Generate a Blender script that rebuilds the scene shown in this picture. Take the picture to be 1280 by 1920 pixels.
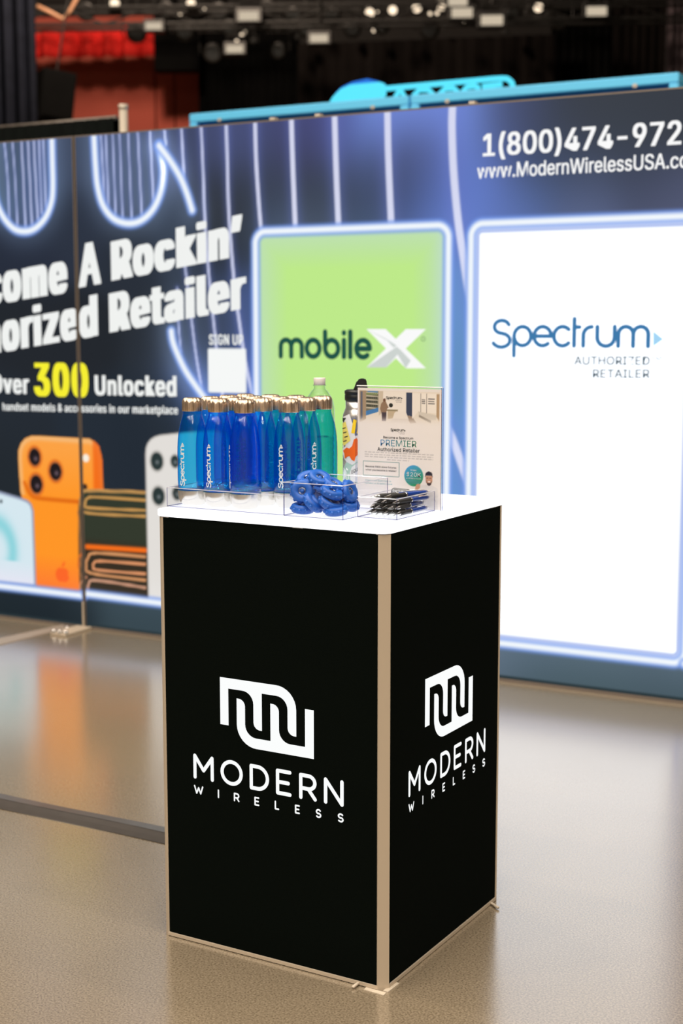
import bpy, bmesh, math, random, os
import numpy as np
from mathutils import Vector, Matrix, Euler

for o in list(bpy.data.objects):
    bpy.data.objects.remove(o)
SC = bpy.context.scene
COL = SC.collection
PI = math.pi
random.seed(4)

# ------------------------------------------------------------------ camera
FPX, PITCH, ROLL, CAMZ, YAW = 2708.95, 0.12824, 0.00034, 1.43117, -0.52906
fw = Vector((math.sin(YAW) * math.cos(PITCH), math.cos(YAW) * math.cos(PITCH), -math.sin(PITCH)))
rt = Vector((math.cos(YAW), -math.sin(YAW), 0))
dn = fw.cross(rt)
rt, dn = rt * math.cos(ROLL) + dn * math.sin(ROLL), dn * math.cos(ROLL) - rt * math.sin(ROLL)
CAM = Vector((0, 0, CAMZ))
cd = bpy.data.cameras.new('camera')
cam = bpy.data.objects.new('camera', cd)
COL.objects.link(cam)
m3 = Matrix((rt, -dn, -fw)).transposed()
cam.matrix_world = Matrix.Translation(CAM) @ m3.to_4x4()
cd.sensor_fit = 'HORIZONTAL'
cd.sensor_width = 24.0
cd.lens = FPX / 1280 * 24.0
cd.clip_start, cd.clip_end = 0.05, 200
cd.dof.use_dof = True
cd.dof.focus_distance = 3.18
cd.dof.aperture_fstop = 3.4
SC.camera = cam

# ------------------------------------------------------------------ view, world, lights
SC.view_settings.view_transform = 'Standard'
SC.view_settings.look = 'None'
SC.view_settings.exposure = 0.0
SC.view_settings.gamma = 1.0
SC.view_settings.use_curve_mapping = False
try:
    SC.cycles.transparent_max_bounces = 48
    SC.cycles.max_bounces = 16
    SC.cycles.glossy_bounces = 6
    SC.cycles.transmission_bounces = 12
    SC.cycles.sample_clamp_indirect = 6.0
    SC.cycles.caustics_reflective = False
    SC.cycles.caustics_refractive = False
except Exception:
    pass
world = bpy.data.worlds.new('hall_ambient')
world.use_nodes = True
world.node_tree.nodes['Background'].inputs[0].default_value = (1.0, 0.9, 0.8, 1)
world.node_tree.nodes['Background'].inputs[1].default_value = 0.03
SC.world = world


def area(name, loc, size, power, color, target=None, shape='DISK'):
    l = bpy.data.lights.new(name, 'AREA')
    l.shape = shape
    l.size = size
    l.energy = power
    l.color = color
    o = bpy.data.objects.new(name, l)
    COL.objects.link(o)
    o.location = loc
    if target is not None:
        o.rotation_euler = (Vector(target) - Vector(loc)).to_track_quat('-Z', 'Y').to_euler()
    return o


# the rows of hall lamps high above the show floor
HALL_W = 77.0
for i in range(7):
    for j in range(7):
        area('hall_lamp', (-9.5 + i * 2.6 + (0.5 if j % 2 else 0), -9.5 + j * 2.35, 8.0), 0.42, HALL_W, (1.0, 0.89, 0.755))

# ------------------------------------------------------------------ helpers
PX, PY, BW, BC = -2.02015, 2.60916, 0.603, 0.019     # display counter: front corner, width, chamfer
TOPZ = 1.016


def lin(c):
    c = np.asarray(c, float) / 255.0
    return np.where(c <= 0.04045, c / 12.92, ((c + 0.055) / 1.055) ** 2.4)


def L(r, g, b):
    v = lin((r, g, b))
    return (float(v[0]), float(v[1]), float(v[2]))


def ray(x, y):
    return rt * ((x - 640) / FPX) + dn * ((y - 960) / FPX) + fw


def on_z(x, y, z):                                 # measured point on a level plane
    d = ray(x, y)
    return CAM + d * ((z - CAMZ) / d.z)


def on_y(x, y, yl):                                # measured point on the counter's upright plane, counter coordinates
    d = ray(x, y)
    q = CAM + d * ((PY + yl) / d.y)
    return Vector((q.x - PX, yl, q.z))


WYAW = 0.0235
WO = Vector((-4.4716, 5.33084 - 4.4716 * math.tan(WYAW), 0))
WU = Vector((math.cos(WYAW), math.sin(WYAW), 0))
WN = Vector((-math.sin(WYAW), math.cos(WYAW), 0))
WH = 2.2915


def wall(x, y, off=0.0):                           # measured point on the lightbox wall: (along, height)
    d = ray(x, y)
    q = CAM + d * ((WO + WN * off - CAM).dot(WN) / d.dot(WN)) - WO
    return (q.dot(WU), q.z)


HYAW = -0.47
HF = Vector((math.sin(HYAW), math.cos(HYAW), 0))
HR = Vector((math.cos(HYAW), -math.sin(HYAW), 0))


def hall(x, y, D):                                 # measured point on an upright plane of the hall: (along, height)
    d = ray(x, y)
    q = CAM + d * (D / d.dot(HF))
    return (q.dot(HR), q.z)


def mesh_obj(name, verts, faces, mat, parent=None, smooth=False, loc=None):
    me = bpy.data.meshes.new(name)
    me.from_pydata([tuple(v) for v in verts], [], [tuple(f) for f in faces])
    me.update()
    if smooth:
        me.polygons.foreach_set('use_smooth', [True] * len(me.polygons))
    if mat is not None:
        for mm in (mat if isinstance(mat, (list, tuple)) else [mat]):
            me.materials.append(mm)
    o = bpy.data.objects.new(name, me)
    COL.objects.link(o)
    if parent is not None:
        o.parent = parent
    if loc is not None:
        o.location = loc
    return o


def bm_obj(name, bm, mat, parent=None, smooth=False, loc=None):
    me = bpy.data.meshes.new(name)
    bmesh.ops.recalc_face_normals(bm, faces=bm.faces)
    bm.to_mesh(me)
    bm.free()
    if smooth:
        me.polygons.foreach_set('use_smooth', [True] * len(me.polygons))
    for mm in (mat if isinstance(mat, (list, tuple)) else [mat]):
        me.materials.append(mm)
    o = bpy.data.objects.new(name, me)
    COL.objects.link(o)
    if parent is not None:
        o.parent = parent
    if loc is not None:
        o.location = loc
    return o


def empty(name, loc=(0, 0, 0), rz=0.0):
    o = bpy.data.objects.new(name, None)
    o.empty_display_size = 0.05
    COL.objects.link(o)
    o.location = loc
    o.rotation_euler = (0, 0, rz)
    return o


def tag(o, label, cat, group=None, kind=None):
    if label:
        o['label'] = label
    if cat:
        o['category'] = cat
    if group:
        o['group'] = group
    if kind:
        o['kind'] = kind
    return o


def structure(o, label=None):
    o['kind'] = 'structure'
    if label:
        o['label'] = label
    return o


def copy_tree(o, parent=None):
    c = o.copy()
    COL.objects.link(c)
    c.parent = parent
    for ch in list(o.children):
        copy_tree(ch, c)
    return c


def box_geo(a, b):
    x0, y0, z0 = a
    x1, y1, z1 = b
    v = [(x0, y0, z0), (x1, y0, z0), (x1, y1, z0), (x0, y1, z0), (x0, y0, z1), (x1, y0, z1), (x1, y1, z1), (x0, y1, z1)]
    f = [(0, 3, 2, 1), (4, 5, 6, 7), (0, 1, 5, 4), (1, 2, 6, 5), (2, 3, 7, 6), (3, 0, 4, 7)]
    return v, f


def box(name, a, b, mat, parent=None, bevel=0.0):
    v, f = box_geo(a, b)
    if bevel <= 0:
        return mesh_obj(name, v, f, mat, parent)
    bm = bmesh.new()
    vs = [bm.verts.new(q) for q in v]
    for q in f:
        bm.faces.new([vs[i] for i in q])
    bmesh.ops.bevel(bm, geom=bm.edges[:], offset=bevel, segments=2, affect='EDGES', profile=0.5)
    return bm_obj(name, bm, mat, parent)


class Geo:
    def __init__(s):
        s.v, s.f = [], []

    def add(s, v, f):
        n = len(s.v)
        s.v += [tuple(q) for q in v]
        s.f += [tuple(i + n for i in q) for q in f]
        return s

    def box(s, a, b):
        return s.add(*box_geo(a, b))

    def tube(s, pts, r, seg=8, cap=True):
        pts = [Vector(q) for q in pts]
        rings, fs, vs = [], [], []
        up = None
        for i, q in enumerate(pts):
            t = (pts[min(i + 1, len(pts) - 1)] - pts[max(i - 1, 0)]).normalized()
            if up is None:
                up = Vector((0, 0, 1)) if abs(t.z) < 0.9 else Vector((1, 0, 0))
            a = t.cross(up).normalized()
            b = a.cross(t).normalized()
            up = b
            rr = r[i] if isinstance(r, (list, tuple)) else r
            for k in range(seg):
                w = 2 * PI * k / seg
                vs.append(q + a * (rr * math.cos(w)) + b * (rr * math.sin(w)))
        for i in range(len(pts) - 1):
            for k in range(seg):
                k2 = (k + 1) % seg
                fs.append((i * seg + k, i * seg + k2, (i + 1) * seg + k2, (i + 1) * seg + k))
        if cap:
            fs.append(tuple(range(seg))[::-1])
            fs.append(tuple((len(pts) - 1) * seg + k for k in range(seg)))
        return s.add(vs, fs)

    def lathe(s, prof, seg=32, close=False, wob=None):
        vs, fs = [], []
        for i, (r, z) in enumerate(prof):
            for k in range(seg):
                w = 2 * PI * k / seg
                rr = r if wob is None else wob(i, w, r)
                vs.append((rr * math.cos(w), rr * math.sin(w), z))
        n = len(prof)
        for i in range(n - 1 if not close else n):
            j = (i + 1) % n
            for k in range(seg):
                k2 = (k + 1) % seg
                fs.append((i * seg + k, i * seg + k2, j * seg + k2, j * seg + k))
        return s.add(vs, fs)

    def obj(s, name, mat, parent=None, smooth=False, loc=None):
        return mesh_obj(name, s.v, s.f, mat, parent, smooth, loc)


# ------------------------------------------------------------------ materials
MAT = {}


def pbr(name, color, rough=0.5, metal=0.0, spec=0.5, noise=None, coat=0.0, bump=None, emit=None):
    m = bpy.data.materials.new(name)
    m.use_nodes = True
    nt = m.node_tree
    b = nt.nodes['Principled BSDF']
    b.inputs['Base Color'].default_value = (*color, 1)
    b.inputs['Roughness'].default_value = rough
    b.inputs['Metallic'].default_value = metal
    b.inputs['Specular IOR Level'].default_value = spec
    b.inputs['Coat Weight'].default_value = coat
    if emit:
        b.inputs['Emission Color'].default_value = (*emit[0], 1)
        b.inputs['Emission Strength'].default_value = emit[1]
    if noise:
        scale, amount = noise
        tc = nt.nodes.new('ShaderNodeTexCoord')
        n = nt.nodes.new('ShaderNodeTexNoise')
        n.inputs['Scale'].default_value = scale
        n.inputs['Detail'].default_value = 4
        r = nt.nodes.new('ShaderNodeMix')
        r.data_type = 'RGBA'
        r.inputs[6].default_value = (*[max(0, c * (1 - amount)) for c in color], 1)
        r.inputs[7].default_value = (*[min(1, c * (1 + amount)) for c in color], 1)
        nt.links.new(tc.outputs['Object'], n.inputs['Vector'])
        nt.links.new(n.outputs['Fac'], r.inputs[0])
        nt.links.new(r.outputs[2], b.inputs['Base Color'])
    if bump:
        tc = nt.nodes.new('ShaderNodeTexCoord')
        n = nt.nodes.new('ShaderNodeTexNoise')
        n.inputs['Scale'].default_value = bump[0]
        bp = nt.nodes.new('ShaderNodeBump')
        bp.inputs['Strength'].default_value = bump[1]
        bp.inputs['Distance'].default_value = 0.002
        nt.links.new(tc.outputs['Object'], n.inputs['Vector'])
        nt.links.new(n.outputs['Fac'], bp.inputs['Height'])
        nt.links.new(bp.outputs['Normal'], b.inputs['Normal'])
    MAT[name] = m
    return m


def emis(name, color, strength, sampling='AUTO'):
    m = bpy.data.materials.new(name)
    m.use_nodes = True
    nt = m.node_tree
    nt.nodes.clear()
    e = nt.nodes.new('ShaderNodeEmission')
    e.inputs[0].default_value = (*color, 1)
    e.inputs[1].default_value = strength
    o = nt.nodes.new('ShaderNodeOutputMaterial')
    nt.links.new(e.outputs[0], o.inputs[0])
    m.cycles.emission_sampling = sampling
    MAT[name] = m
    return m


def clear(name, facing, grazing, rough=0.02, ior=1.45, gloss=1.0, power=1.0, sheen=0.8, haze=None):
    """thin clear plastic: tinted see-through, deeper where the wall is seen edge-on, with a mirror sheen"""
    m = bpy.data.materials.new(name)
    m.use_nodes = True
    nt = m.node_tree
    nt.nodes.clear()
    out = nt.nodes.new('ShaderNodeOutputMaterial')
    lw = nt.nodes.new('ShaderNodeLayerWeight')
    lw.inputs[0].default_value = 0.5
    pw = nt.nodes.new('ShaderNodeMath')
    pw.operation = 'POWER'
    pw.inputs[1].default_value = power
    mix = nt.nodes.new('ShaderNodeMix')
    mix.data_type = 'RGBA'
    mix.inputs[6].default_value = (*facing, 1)
    mix.inputs[7].default_value = (*grazing, 1)
    tr = nt.nodes.new('ShaderNodeBsdfTransparent')
    gl = nt.nodes.new('ShaderNodeBsdfGlossy')
    gl.inputs['Roughness'].default_value = rough
    gl.inputs['Color'].default_value = (gloss, gloss, gloss, 1)
    p5 = nt.nodes.new('ShaderNodeMath')
    p5.operation = 'POWER'
    p5.inputs[1].default_value = 5.0
    fr = nt.nodes.new('ShaderNodeMath')
    fr.operation = 'MULTIPLY_ADD'
    f0 = ((ior - 1) / (ior + 1)) ** 2
    fr.inputs[1].default_value = (1 - f0) * sheen
    fr.inputs[2].default_value = f0
    nt.links.new(lw.outputs['Facing'], p5.inputs[0])
    nt.links.new(p5.outputs[0], fr.inputs[0])
    ms = nt.nodes.new('ShaderNodeMixShader')
    nt.links.new(lw.outputs['Facing'], pw.inputs[0])
    nt.links.new(pw.outputs[0], mix.inputs[0])
    nt.links.new(mix.outputs[2], tr.inputs[0])
    nt.links.new(fr.outputs[0], ms.inputs[0])
    if haze:                                       # slightly milky plastic
        amount, col = haze
        tl = nt.nodes.new('ShaderNodeBsdfTranslucent')
        tl.inputs[0].default_value = (*col, 1)
        df = nt.nodes.new('ShaderNodeBsdfDiffuse')
        df.inputs[0].default_value = (*col, 1)
        h1, h2 = nt.nodes.new('ShaderNodeMixShader'), nt.nodes.new('ShaderNodeMixShader')
        h1.inputs[0].default_value = 0.5
        h2.inputs[0].default_value = amount
        nt.links.new(tl.outputs[0], h1.inputs[1])
        nt.links.new(df.outputs[0], h1.inputs[2])
        nt.links.new(tr.outputs[0], h2.inputs[1])
        nt.links.new(h1.outputs[0], h2.inputs[2])
        nt.links.new(h2.outputs[0], ms.inputs[1])
    else:
        nt.links.new(tr.outputs[0], ms.inputs[1])
    nt.links.new(gl.outputs[0], ms.inputs[2])
    nt.links.new(ms.outputs[0], out.inputs[0])
    MAT[name] = m
    return m


def floor_material():
    m = pbr('polished_concrete', (0.3, 0.24, 0.17), 0.2)
    nt = m.node_tree
    b = nt.nodes['Principled BSDF']
    tc = nt.nodes.new('ShaderNodeTexCoord')
    def noise(scale, detail=3):
        n = nt.nodes.new('ShaderNodeTexNoise')
        n.inputs['Scale'].default_value = scale
        n.inputs['Detail'].default_value = detail
        nt.links.new(tc.outputs['Object'], n.inputs['Vector'])
        return n
    fine, big, rgh = noise(210, 2), noise(0.9, 5), noise(2.3, 4)
    ramp = nt.nodes.new('ShaderNodeValToRGB')
    ramp.color_ramp.elements[0].position = 0.33
    ramp.color_ramp.elements[0].color = (0.155, 0.12, 0.08, 1)
    ramp.color_ramp.elements[1].position = 0.66
    ramp.color_ramp.elements[1].color = (0.30, 0.243, 0.172, 1)
    nt.links.new(fine.outputs['Fac'], ramp.inputs[0])
    mx = nt.nodes.new('ShaderNodeMix')
    mx.data_type = 'RGBA'
    mx.blend_type = 'MULTIPLY'
    mx.inputs[0].default_value = 1.0
    r2 = nt.nodes.new('ShaderNodeValToRGB')
    r2.color_ramp.elements[0].color = (0.82, 0.82, 0.82, 1)
    r2.color_ramp.elements[1].color = (1.12, 1.10, 1.06, 1)
    nt.links.new(big.outputs['Fac'], r2.inputs[0])
    nt.links.new(ramp.outputs[0], mx.inputs[6])
    nt.links.new(r2.outputs[0], mx.inputs[7])
    nt.links.new(mx.outputs[2], b.inputs['Base Color'])
    mr = nt.nodes.new('ShaderNodeMapRange')
    mr.inputs[3].default_value = 0.13
    mr.inputs[4].default_value = 0.27
    nt.links.new(rgh.outputs['Fac'], mr.inputs[0])
    nt.links.new(mr.outputs[0], b.inputs['Roughness'])
    wav = noise(70, 2)
    bp = nt.nodes.new('ShaderNodeBump')
    bp.inputs['Strength'].default_value = 0.035
    bp.inputs['Distance'].default_value = 0.002
    nt.links.new(wav.outputs['Fac'], bp.inputs['Height'])
    nt.links.new(bp.outputs['Normal'], b.inputs['Normal'])
    b.inputs['Specular IOR Level'].default_value = 1.0
    b.inputs['Coat Weight'].default_value = 1.0
    b.inputs['Coat Roughness'].default_value = 0.2
    b.inputs['Coat IOR'].default_value = 1.55
    return m


def print_material(name, lit):
    """a print whose inks are stored per point; lit: backlit fabric, else paper"""
    m = bpy.data.materials.new(name)
    m.use_nodes = True
    nt = m.node_tree
    at = nt.nodes.new('ShaderNodeAttribute')
    at.attribute_name = 'ink'
    if lit:
        nt.nodes.clear()
        at = nt.nodes.new('ShaderNodeAttribute')
        at.attribute_name = 'ink'
        e = nt.nodes.new('ShaderNodeEmission')
        o = nt.nodes.new('ShaderNodeOutputMaterial')
        nt.links.new(at.outputs['Color'], e.inputs[0])
        e.inputs[1].default_value = 1.0
        nt.links.new(e.outputs[0], o.inputs[0])
        m.cycles.emission_sampling = 'NONE'
    else:
        b = nt.nodes['Principled BSDF']
        b.inputs['Roughness'].default_value = 0.35
        nt.links.new(at.outputs['Color'], b.inputs['Base Color'])
    MAT[name] = m
    return m


floor_material()
print_material('backlit_print', True)
print_material('paper_print', False)
pbr('black_fabric', (0.0022, 0.0036, 0.0028), 0.95, spec=0.03, bump=(900, 0.25))
pbr('aluminium', (0.54, 0.45, 0.345), 0.42, metal=0.25)
pbr('dark_aluminium', (0.20, 0.165, 0.14), 0.45, metal=0.4)
pbr('silver_metal', (0.78, 0.76, 0.73), 0.24, metal=0.85)
emis('glowing_acrylic', (1.0, 1.0, 1.0), 1.4)
emis('backlit_white', (0.97, 0.985, 0.98), 1.0, 'NONE')
emis('print_white', L(250, 250, 250), 1.0, 'NONE')
emis('print_softwhite', L(240, 242, 240), 1.0, 'NONE')
emis('print_yellow', L(246, 238, 52), 1.0, 'NONE')
emis('print_darkgreen', L(34, 84, 72), 1.0, 'NONE')
emis('print_steel', L(62, 122, 172), 1.0, 'NONE')
emis('print_sky', L(165, 214, 246), 1.0, 'NONE')
emis('print_greytext', L(70, 88, 98), 1.0, 'NONE')
emis('print_shade', L(205, 212, 208), 1.0, 'NONE')
clear('clear_acrylic', (0.992, 0.993, 0.996), (0.93, 0.935, 0.965), 0.0, 1.3, power=2.5, sheen=0.3)
clear('acrylic_edge', (0.62, 0.62, 0.74), (0.45, 0.45, 0.62), 0.05, 1.45)
clear('blue_plastic', (0.17, 0.76, 0.99), (0.008, 0.33, 0.90), 0.045, 1.6, power=2.4, haze=(0.055, (0.0, 0.30, 1.0)))
clear('acrylic_rim', (0.9, 0.9, 0.93), (0.8, 0.8, 0.86), 0.1, 1.5, haze=(0.55, (0.92, 0.92, 0.96)))
clear('clear_pet', (0.96, 0.975, 0.97), (0.66, 0.74, 0.74), 0.03, 1.4)
clear('drink_water', (0.93, 0.96, 0.97), (0.7, 0.8, 0.85), 0.0, 1.2)
pbr('translucent_cap', (0.78, 0.72, 0.68), 0.4)
pbr('white_ink', (0.66, 0.70, 0.76), 0.5)
pbr('blue_rubber', (0.004, 0.095, 0.45), 0.42, noise=(40, 0.15))
pbr('chrome', (0.85, 0.85, 0.85), 0.12, metal=1.0)
pbr('pen_blue', (0.01, 0.045, 0.26), 0.2, coat=0.5)
pbr('pen_grip', (0.012, 0.012, 0.013), 0.55)
pbr('grey_plastic', (0.16, 0.17, 0.18), 0.45)
pbr('black_plastic', (0.012, 0.013, 0.013), 0.35)
pbr('white_tape', (0.55, 0.47, 0.37), 0.6, noise=(120, 0.12))
pbr('pale_tape', (0.26, 0.215, 0.175), 0.5, noise=(60, 0.1))
pbr('cover_top', (0.07, 0.066, 0.064), 0.38, noise=(30, 0.25))  # lit grey of the cover's upper face, put into the colour
pbr('cover_side', (0.035, 0.027, 0.022), 0.6, noise=(30, 0.25))  # same cover, its less lit front face painted darker
pbr('cyan_lit_frame', (0.13, 0.62, 1.0), 0.5)  # cyan light on the booth frame, put into its base colour
pbr('blue_inset', (0.02, 0.26, 0.66), 0.5)
emis('neon_cyan', L(90, 222, 248), 1.15)
emis('neon_blue', L(48, 120, 225), 1.0)
emis('warm_lens', (1.0, 0.80, 0.58), 1.6)
emis('pale_panel', (0.95, 0.80, 0.60), 0.62)
pbr('red_drape', (0.72, 0.03, 0.025), 0.8, spec=0.05, noise=(2, 0.15))
pbr('red_wall', (0.36, 0.078, 0.055), 0.8, spec=0.05, noise=(0.6, 0.2))
pbr('black_drape', (0.002, 0.002, 0.002), 0.9, spec=0.05, noise=(3, 0.5))
pbr('pipe_drape', (0.003, 0.004, 0.0035), 0.85, spec=0.05, noise=(20, 0.4))
pbr('grey_drape', (0.0065, 0.0052, 0.0048), 0.9, spec=0.05, noise=(3, 0.35))
pbr('navy_drape', (0.005, 0.006, 0.010), 0.9, spec=0.05, noise=(6, 0.5))
pbr('dark_hall', (0.02, 0.018, 0.017), 0.9, noise=(0.5, 0.3))
pbr('hall_wall', (0.30, 0.25, 0.20), 0.9, noise=(0.3, 0.15))
pbr('rig_metal', (0.009, 0.0085, 0.008), 0.5, metal=0.2)
pbr('pipe_metal', (0.62, 0.54, 0.44), 0.4, metal=0.2)
pbr('cord_orange', (0.30, 0.15, 0.08), 0.6)


def cap_material():
    m = pbr('rose_gold', (0.70, 0.47, 0.32), 0.27, metal=0.85)
    nt = m.node_tree
    b = nt.nodes['Principled BSDF']
    tc = nt.nodes.new('ShaderNodeTexCoord')
    mp = nt.nodes.new('ShaderNodeMapping')
    mp.inputs['Scale'].default_value = (260, 260, 1.5)
    n = nt.nodes.new('ShaderNodeTexNoise')
    n.inputs['Scale'].default_value = 1.0
    n.inputs['Detail'].default_value = 2
    r = nt.nodes.new('ShaderNodeValToRGB')  # stripes paint dark and bright reflections into the brushed metal colour
    r.color_ramp.elements[0].position = 0.3
    r.color_ramp.elements[0].color = (0.34, 0.23, 0.15, 1)
    r.color_ramp.elements[1].position = 0.65
    r.color_ramp.elements[1].color = (0.88, 0.70, 0.54, 1)
    nt.links.new(tc.outputs['Object'], mp.inputs[0])
    nt.links.new(mp.outputs[0], n.inputs['Vector'])
    nt.links.new(n.outputs['Fac'], r.inputs[0])
    nt.links.new(r.outputs[0], b.inputs['Base Color'])
    return m


cap_material()

# ------------------------------------------------------------------ lettering tools
_font = None
try:
    fp = os.path.join(bpy.utils.system_resource('DATAFILES'), 'fonts', 'Inter.woff2')
    if os.path.exists(fp):
        _font = bpy.data.fonts.load(fp)
except Exception:
    _font = None


def text_geo(s, offset=0.0, spacing=1.0, shift=0.0, copies=3):
    """flat outline of a word in font units: cap height 1, starting at x=0; shift thickens the stems"""
    def grab(t, off, sp):
        cu = bpy.data.curves.new('word', 'FONT')
        if _font is not None:
            cu.font = _font
        cu.body = t
        cu.size = 1.0
        cu.offset = off
        cu.space_character = sp
        cu.resolution_u = 4
        cu.fill_mode = 'FRONT'
        ob = bpy.data.objects.new('word', cu)
        COL.objects.link(ob)
        dg = bpy.context.evaluated_depsgraph_get()
        me = bpy.data.meshes.new_from_object(ob.evaluated_get(dg))
        v = np.array([q.co[:2] for q in me.vertices], float).reshape(-1, 2)
        f = [tuple(q.vertices) for q in me.polygons]
        bpy.data.objects.remove(ob)
        bpy.data.meshes.remove(me)
        bpy.data.curves.remove(cu)
        return v, f
    v, f = grab(s, 0.0, spacing)
    if not hasattr(text_geo, 'cap'):
        hv, _ = grab('H', 0, 1)
        text_geo.cap = hv[:, 1].max()
    v = v / text_geo.cap
    text_geo.layer = max(1, len(v))
    if shift > 0 or offset > 0:
        vs, fs = [], []
        n = len(v)
        nx = max(2, int(math.ceil((2 * offset + shift) / 0.07)) + 1)
        k = 0
        for dx in np.linspace(-offset, offset + shift, nx):
            for dy in ((-offset, offset) if offset > 0 else (0.0,)):
                vs.append(v + np.array([dx, dy]))
                fs += [tuple(i + n * k for i in q) for q in f]
                k += 1
        v, f = np.vstack(vs), fs
    v = v - np.array([v[:, 0].min(), 0])
    return v, f


def arc(cx, cy, rx, ry, a0, a1, n=14):
    return [(cx + rx * math.cos(math.radians(a0 + (a1 - a0) * k / n)), cy + ry * math.sin(math.radians(a0 + (a1 - a0) * k / n))) for k in range(n + 1)]


def strokes_geo(lines, w, cap=True, n=10):
    vs, fs = [], []
    for ln in lines:
        for (a, b) in zip(ln[:-1], ln[1:]):
            dx, dy = b[0] - a[0], b[1] - a[1]
            d = math.hypot(dx, dy)
            if d < 1e-9:
                continue
            ox, oy = -dy / d * w / 2, dx / d * w / 2
            i = len(vs)
            vs += [(a[0] + ox, a[1] + oy), (a[0] - ox, a[1] - oy), (b[0] - ox, b[1] - oy), (b[0] + ox, b[1] + oy)]
            fs.append((i, i + 1, i + 2, i + 3))
        pts = ln if cap else ln[1:-1]
        for q in pts:
            i = len(vs)
            vs += [(q[0] + w / 2 * math.cos(2 * PI * k / n), q[1] + w / 2 * math.sin(2 * PI * k / n)) for k in range(n)]
            fs.append(tuple(range(i, i + n)))
    return vs, fs


# capital letters: (width, strokes), height 1
CAPS = {
    'M': (0.86, [[(0, 0), (0, 1), (0.43, 0.36), (0.86, 1), (0.86, 0)]]),
    'O': (1.0, [arc(0.5, 0.5, 0.5, 0.5, 0, 360, 28)]),
    'D': (0.80, [[(0, 0), (0, 1), (0.32, 1)] + arc(0.32, 0.5, 0.48, 0.5, 90, -90, 16) + [(0, 0)]]),
    'E': (0.6, [[(0.6, 1), (0, 1), (0, 0), (0.6, 0)], [(0, 0.5), (0.52, 0.5)]]),
    'R': (0.66, [[(0, 0), (0, 1), (0.36, 1)] + arc(0.36, 0.71, 0.29, 0.29, 90, -90, 12) + [(0, 0.42)], [(0.34, 0.42), (0.66, 0)]]),
    'N': (0.78, [[(0, 0), (0, 1), (0.78, 0), (0.78, 1)]]),
    'W': (1.1, [[(0, 1), (0.28, 0), (0.55, 0.8), (0.82, 0), (1.1, 1)]]),
    'I': (0.0, [[(0, 0), (0, 1)]]),
    'L': (0.52, [[(0, 1), (0, 0), (0.52, 0)]]),
    'S': (0.56, [arc(0.28, 0.74, 0.27, 0.26, 35, 270, 12) + arc(0.28, 0.26, 0.28, 0.26, 90, -145, 12)]),
}
# lower-case logotype letters, x-height 1: strokes with x from 0
def low(ch):
    if ch == 'S':
        return [arc(0.42, 0.93, 0.36, 0.30, 20, 270, 12) + arc(0.40, 0.30, 0.42, 0.32, 85, -155, 12)]
    if ch == 'p':
        return [[(0, -0.42), (0, 0.5)] + arc(0.40, 0.5, 0.40, 0.44, 180, -180, 24)]
    if ch == 'b':
        return [[(0, 1.38), (0, 0.5)] + arc(0.40, 0.5, 0.40, 0.44, 180, -180, 24)]
    if ch == 'e':
        return [[(0.02, 0.5), (0.80, 0.5)] + arc(0.40, 0.5, 0.40, 0.44, 0, 310, 22)]
    if ch == 'c':
        return [arc(0.40, 0.5, 0.40, 0.44, 45, 315, 20)]
    if ch == 'o':
        return [arc(0.40, 0.5, 0.40, 0.44, 0, 360, 26)]
    if ch == 't':
        return [[(0, 1.30), (0, 0.06)], [(0, 0.92), (0.24, 0.92)]]
    if ch == 'r':
        return [[(0, 0.06), (0, 0.55)] + arc(0.38, 0.55, 0.38, 0.38, 180, 90, 8)]
    if ch == 'u':
        return [[(0, 0.94), (0, 0.46)] + arc(0.39, 0.46, 0.39, 0.40, 180, 360, 14) + [(0.78, 0.94)]]
    if ch == 'm':
        return [[(0, 0.06), (0, 0.60)] + arc(0.33, 0.60, 0.33, 0.34, 180, 0, 12) + [(0.66, 0.06)],
                [(0.66, 0.60)] + arc(0.99, 0.60, 0.33, 0.34, 180, 0, 12) + [(1.32, 0.06)]]
    if ch == 'l':
        return [[(0, 0.06), (0, 1.38)]]
    if ch == 'i':
        return [[(0, 0.06), (0, 0.94)], [(0, 1.30), (0, 1.34)]]


def word_strokes(items, w):
    vs, fs = [], []
    for ch, x in items:
        v, f = strokes_geo([[(q[0] + x, q[1]) for q in ln] for ln in low(ch)], w)
        n = len(vs)
        vs += v
        fs += [tuple(i + n for i in q) for q in f]
    return vs, fs


SPECTRUM = [('S', 0.06), ('p', 1.08), ('e', 2.03), ('c', 2.96), ('t', 3.90), ('r', 4.32), ('u', 4.95), ('m', 5.90)]


def spectrum_geo(w=0.16, tri=True):
    """logotype, x-height 1, from x 0 to 7.3, arrow to 7.85"""
    v, f = word_strokes(SPECTRUM, w)
    tv = [(7.42, 0.02), (7.86, 0.42), (7.42, 0.82)]
    return v, f, tv


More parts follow.
